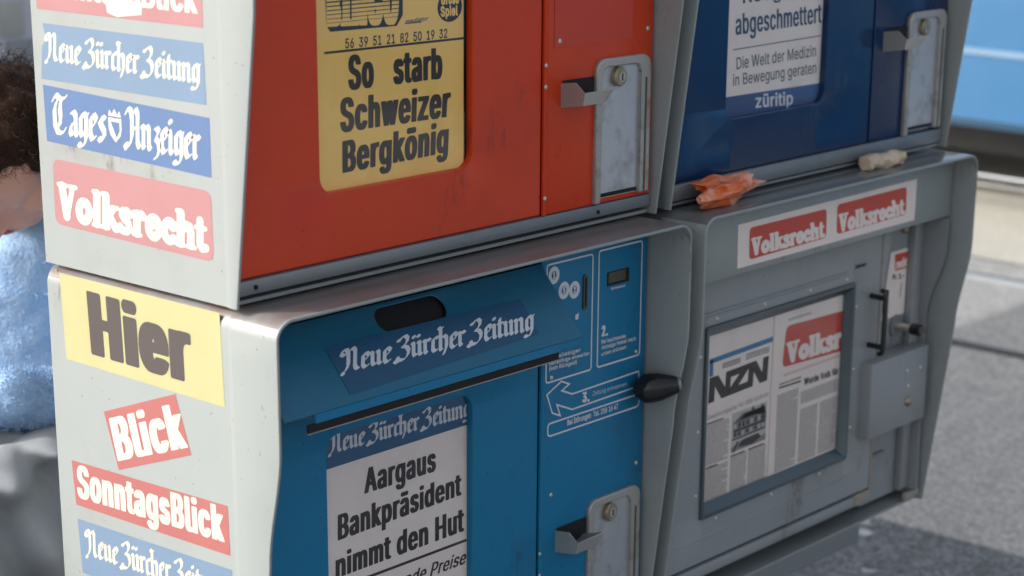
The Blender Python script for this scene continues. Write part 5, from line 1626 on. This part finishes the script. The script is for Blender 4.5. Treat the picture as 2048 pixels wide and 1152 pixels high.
# sweater
ch = nb + Vector((.02, .02, -.10))
sw = limb(ch + Lh * .06, ch - Lh * .06, .125, .125) + limb(ch + Lh * .05, hip + Lh * .05 + Vector((0, 0, .06)), .128, .145) + limb(ch - Lh * .05, hip - Lh * .05 + Vector((0, 0, .06)), .128, .145)
sw += limb(ch + Fh * .03, hip + Fh * .07 + Vector((0, 0, .08)), .13, .135) + limb(nb + Vector((.0, .0, -.02)), ch, .085, .12)
sw += limb(sl_, el, .072, .062) + limb(sr_, er, .072, .062) + limb(el, el.lerp(wl, .95), .060, .044) + limb(er, er.lerp(wr, .95), .060, .044) + limb(sl_, sr_, .075, .075)
so = remeshed("sweater", sw, M['knit'], pr, .011, 5, (.020, .05))
C_ = np.array([list(c) for c, r in sw])
R_a = np.array([r for c, r in sw])
nprng = np.random.default_rng(5)
N_ = 150000
ix = nprng.integers(0, len(sw), N_)
D_ = nprng.normal(size=(N_, 3))
D_ /= np.linalg.norm(D_, axis=1)[:, None]
P_ = C_[ix] + D_ * (R_a[ix] - .003)[:, None]
ok = np.ones(N_, bool)
for c, r in zip(C_, R_a):
    ok &= ((P_ - c) ** 2).sum(1) > (r - .009) ** 2
P_, D_ = P_[ok], D_[ok]
T_ = D_ + nprng.normal(size=P_.shape) * .7
T_ /= np.linalg.norm(T_, axis=1)[:, None]
S_ = np.cross(T_, nprng.normal(size=P_.shape))
S_ /= np.linalg.norm(S_, axis=1)[:, None]
Q_ = P_ + T_ * nprng.uniform(.005, .012, len(P_))[:, None]
B_ = (P_ + Q_) / 2 + S_ * .003
V = np.stack([P_ - S_ * .0004, P_ + S_ * .0004, B_ + S_ * .0004, Q_, B_ - S_ * .0004], 1).reshape(-1, 3).tolist()
F = [(5 * k, 5 * k + 1, 5 * k + 2, 5 * k + 3, 5 * k + 4) for k in range(len(P_))]
obj("wool_fuzz", (V, F), M['knit'], so, smooth=0)
obj("collar", tube([tuple(nb + Vector((-.035, -.03, .035)) + (Fh * math.cos(a) + Lh * math.sin(a)) * .066 + Vector((0, 0, .018 * -math.cos(a)))) for a in [k * math.pi / 10 for k in range(21)]], .017, 8), M['collar'], pr, smooth=180)

# trousers with the legs crossed
tz = limb(hip + Lh * .07, hip - Lh * .07, .155, .155) + limb(hl, kl, .115, .088) + limb(hr, kr, .115, .085) + limb(kl, kl.lerp(al, .92), .086, .070) + limb(kr, kr.lerp(ar_, .95), .083, .068)
tz += limb((.30, .90, .50), (.12, .86, .47), .09, .08) + limb((.26, .86, .42), (.10, .88, .36), .085, .07)
remeshed("trousers", tz, M['cloth'], pr, .008, 10, (.016, .16))
# coat folded over the knees, hanging in folds
V, F = [], []
nu, nv = 150, 90
CP = [(-.11, -.05), (-.07, .02), (-.01, .048), (.05, .02), (.085, -.06), (.09, -.15), (.125, -.27), (.17, -.42)]
for i in range(nu + 1):
    u = i / nu
    for j in range(nv + 1):
        v = j / nv
        top = Vector((.50, .795, .650)).lerp(Vector((-.18, .590, .640)), u)
        k = v * (len(CP) - 1)
        i0 = min(int(k), len(CP) - 2)
        f_ = k - i0
        pts_ = [CP[max(i0 - 1, 0)], CP[i0], CP[i0 + 1], CP[min(i0 + 2, len(CP) - 1)]]
        d_, z_ = [.5 * (2 * p1 + (p2 - p0) * f_ + (2 * p0 - 5 * p1 + 4 * p2 - p3) * f_ ** 2 + (3 * p1 - p0 - 3 * p2 + p3) * f_ ** 3)
                  for p0, p1, p2, p3 in zip(*pts_)]
        ph = u * 6.5 + 2.6 * v + .7 * noise.noise(Vector((u * 3, v * 2, 3)))
        tri = abs((ph % 1.0) * 2 - 1)
        fold = (.5 - .5 * math.cos(math.pi * tri)) * .060 * min(1, max(0, v - .12) * 2.2)
        fold += .010 * noise.noise(Vector((u * 11, v * 5, 1))) + .004 * noise.noise(Vector((u * 26, v * 18, 5)))
        cr = v - (.50 + .22 * (u - .6))
        d_ += .028 + fold - .030 * math.exp(-(cr / .055) ** 2)
        q = top - Vector((.26, .96, 0)).normalized() * d_ + Vector((0, 0, z_))
        V.append(tuple(q))
for i in range(nu):
    for j in range(nv):
        F.append((i * (nv + 1) + j, (i + 1) * (nv + 1) + j, (i + 1) * (nv + 1) + j + 1, i * (nv + 1) + j + 1))
M['coat'] = paint("grey_green_coat_cloth", (.29, .305, .325), .85, .12, bump=.25, bscale=600)
co_ = obj("coat", (V, F), M['coat'], pr, smooth=60)
sd = co_.modifiers.new("solid", 'SOLIDIFY')
sd.thickness = .004
for a, d in ((al, Vector((-.75, -.3, -.45))), (ar_, Vector((-.85, -.4, -.02)))):
    d.normalize()
    b = a - Vector((0, 0, .045))
    remeshed("shoe", limb(b - d * .05, b + d * .06, .038, .040) + limb(b + d * .06, b + d * .17, .038, .030), M['shoe'], pr, .008, 4)

# bench that carries the person
bn = thing("bench", (.62, 1.1, 0), "wooden slatted bench under the seated person behind the boxes", "bench")
for x in (.46, .57, .68, .79):
    obj("seat_slat", box(x - .048, x + .048, .82, 1.95, .365, .395, .006), M['wood'], bn)
for y in (.95, 1.85):
    obj("leg", box(.43, .82, y - .03, y + .03, -.001, .3645, .004), M['alu'], bn)
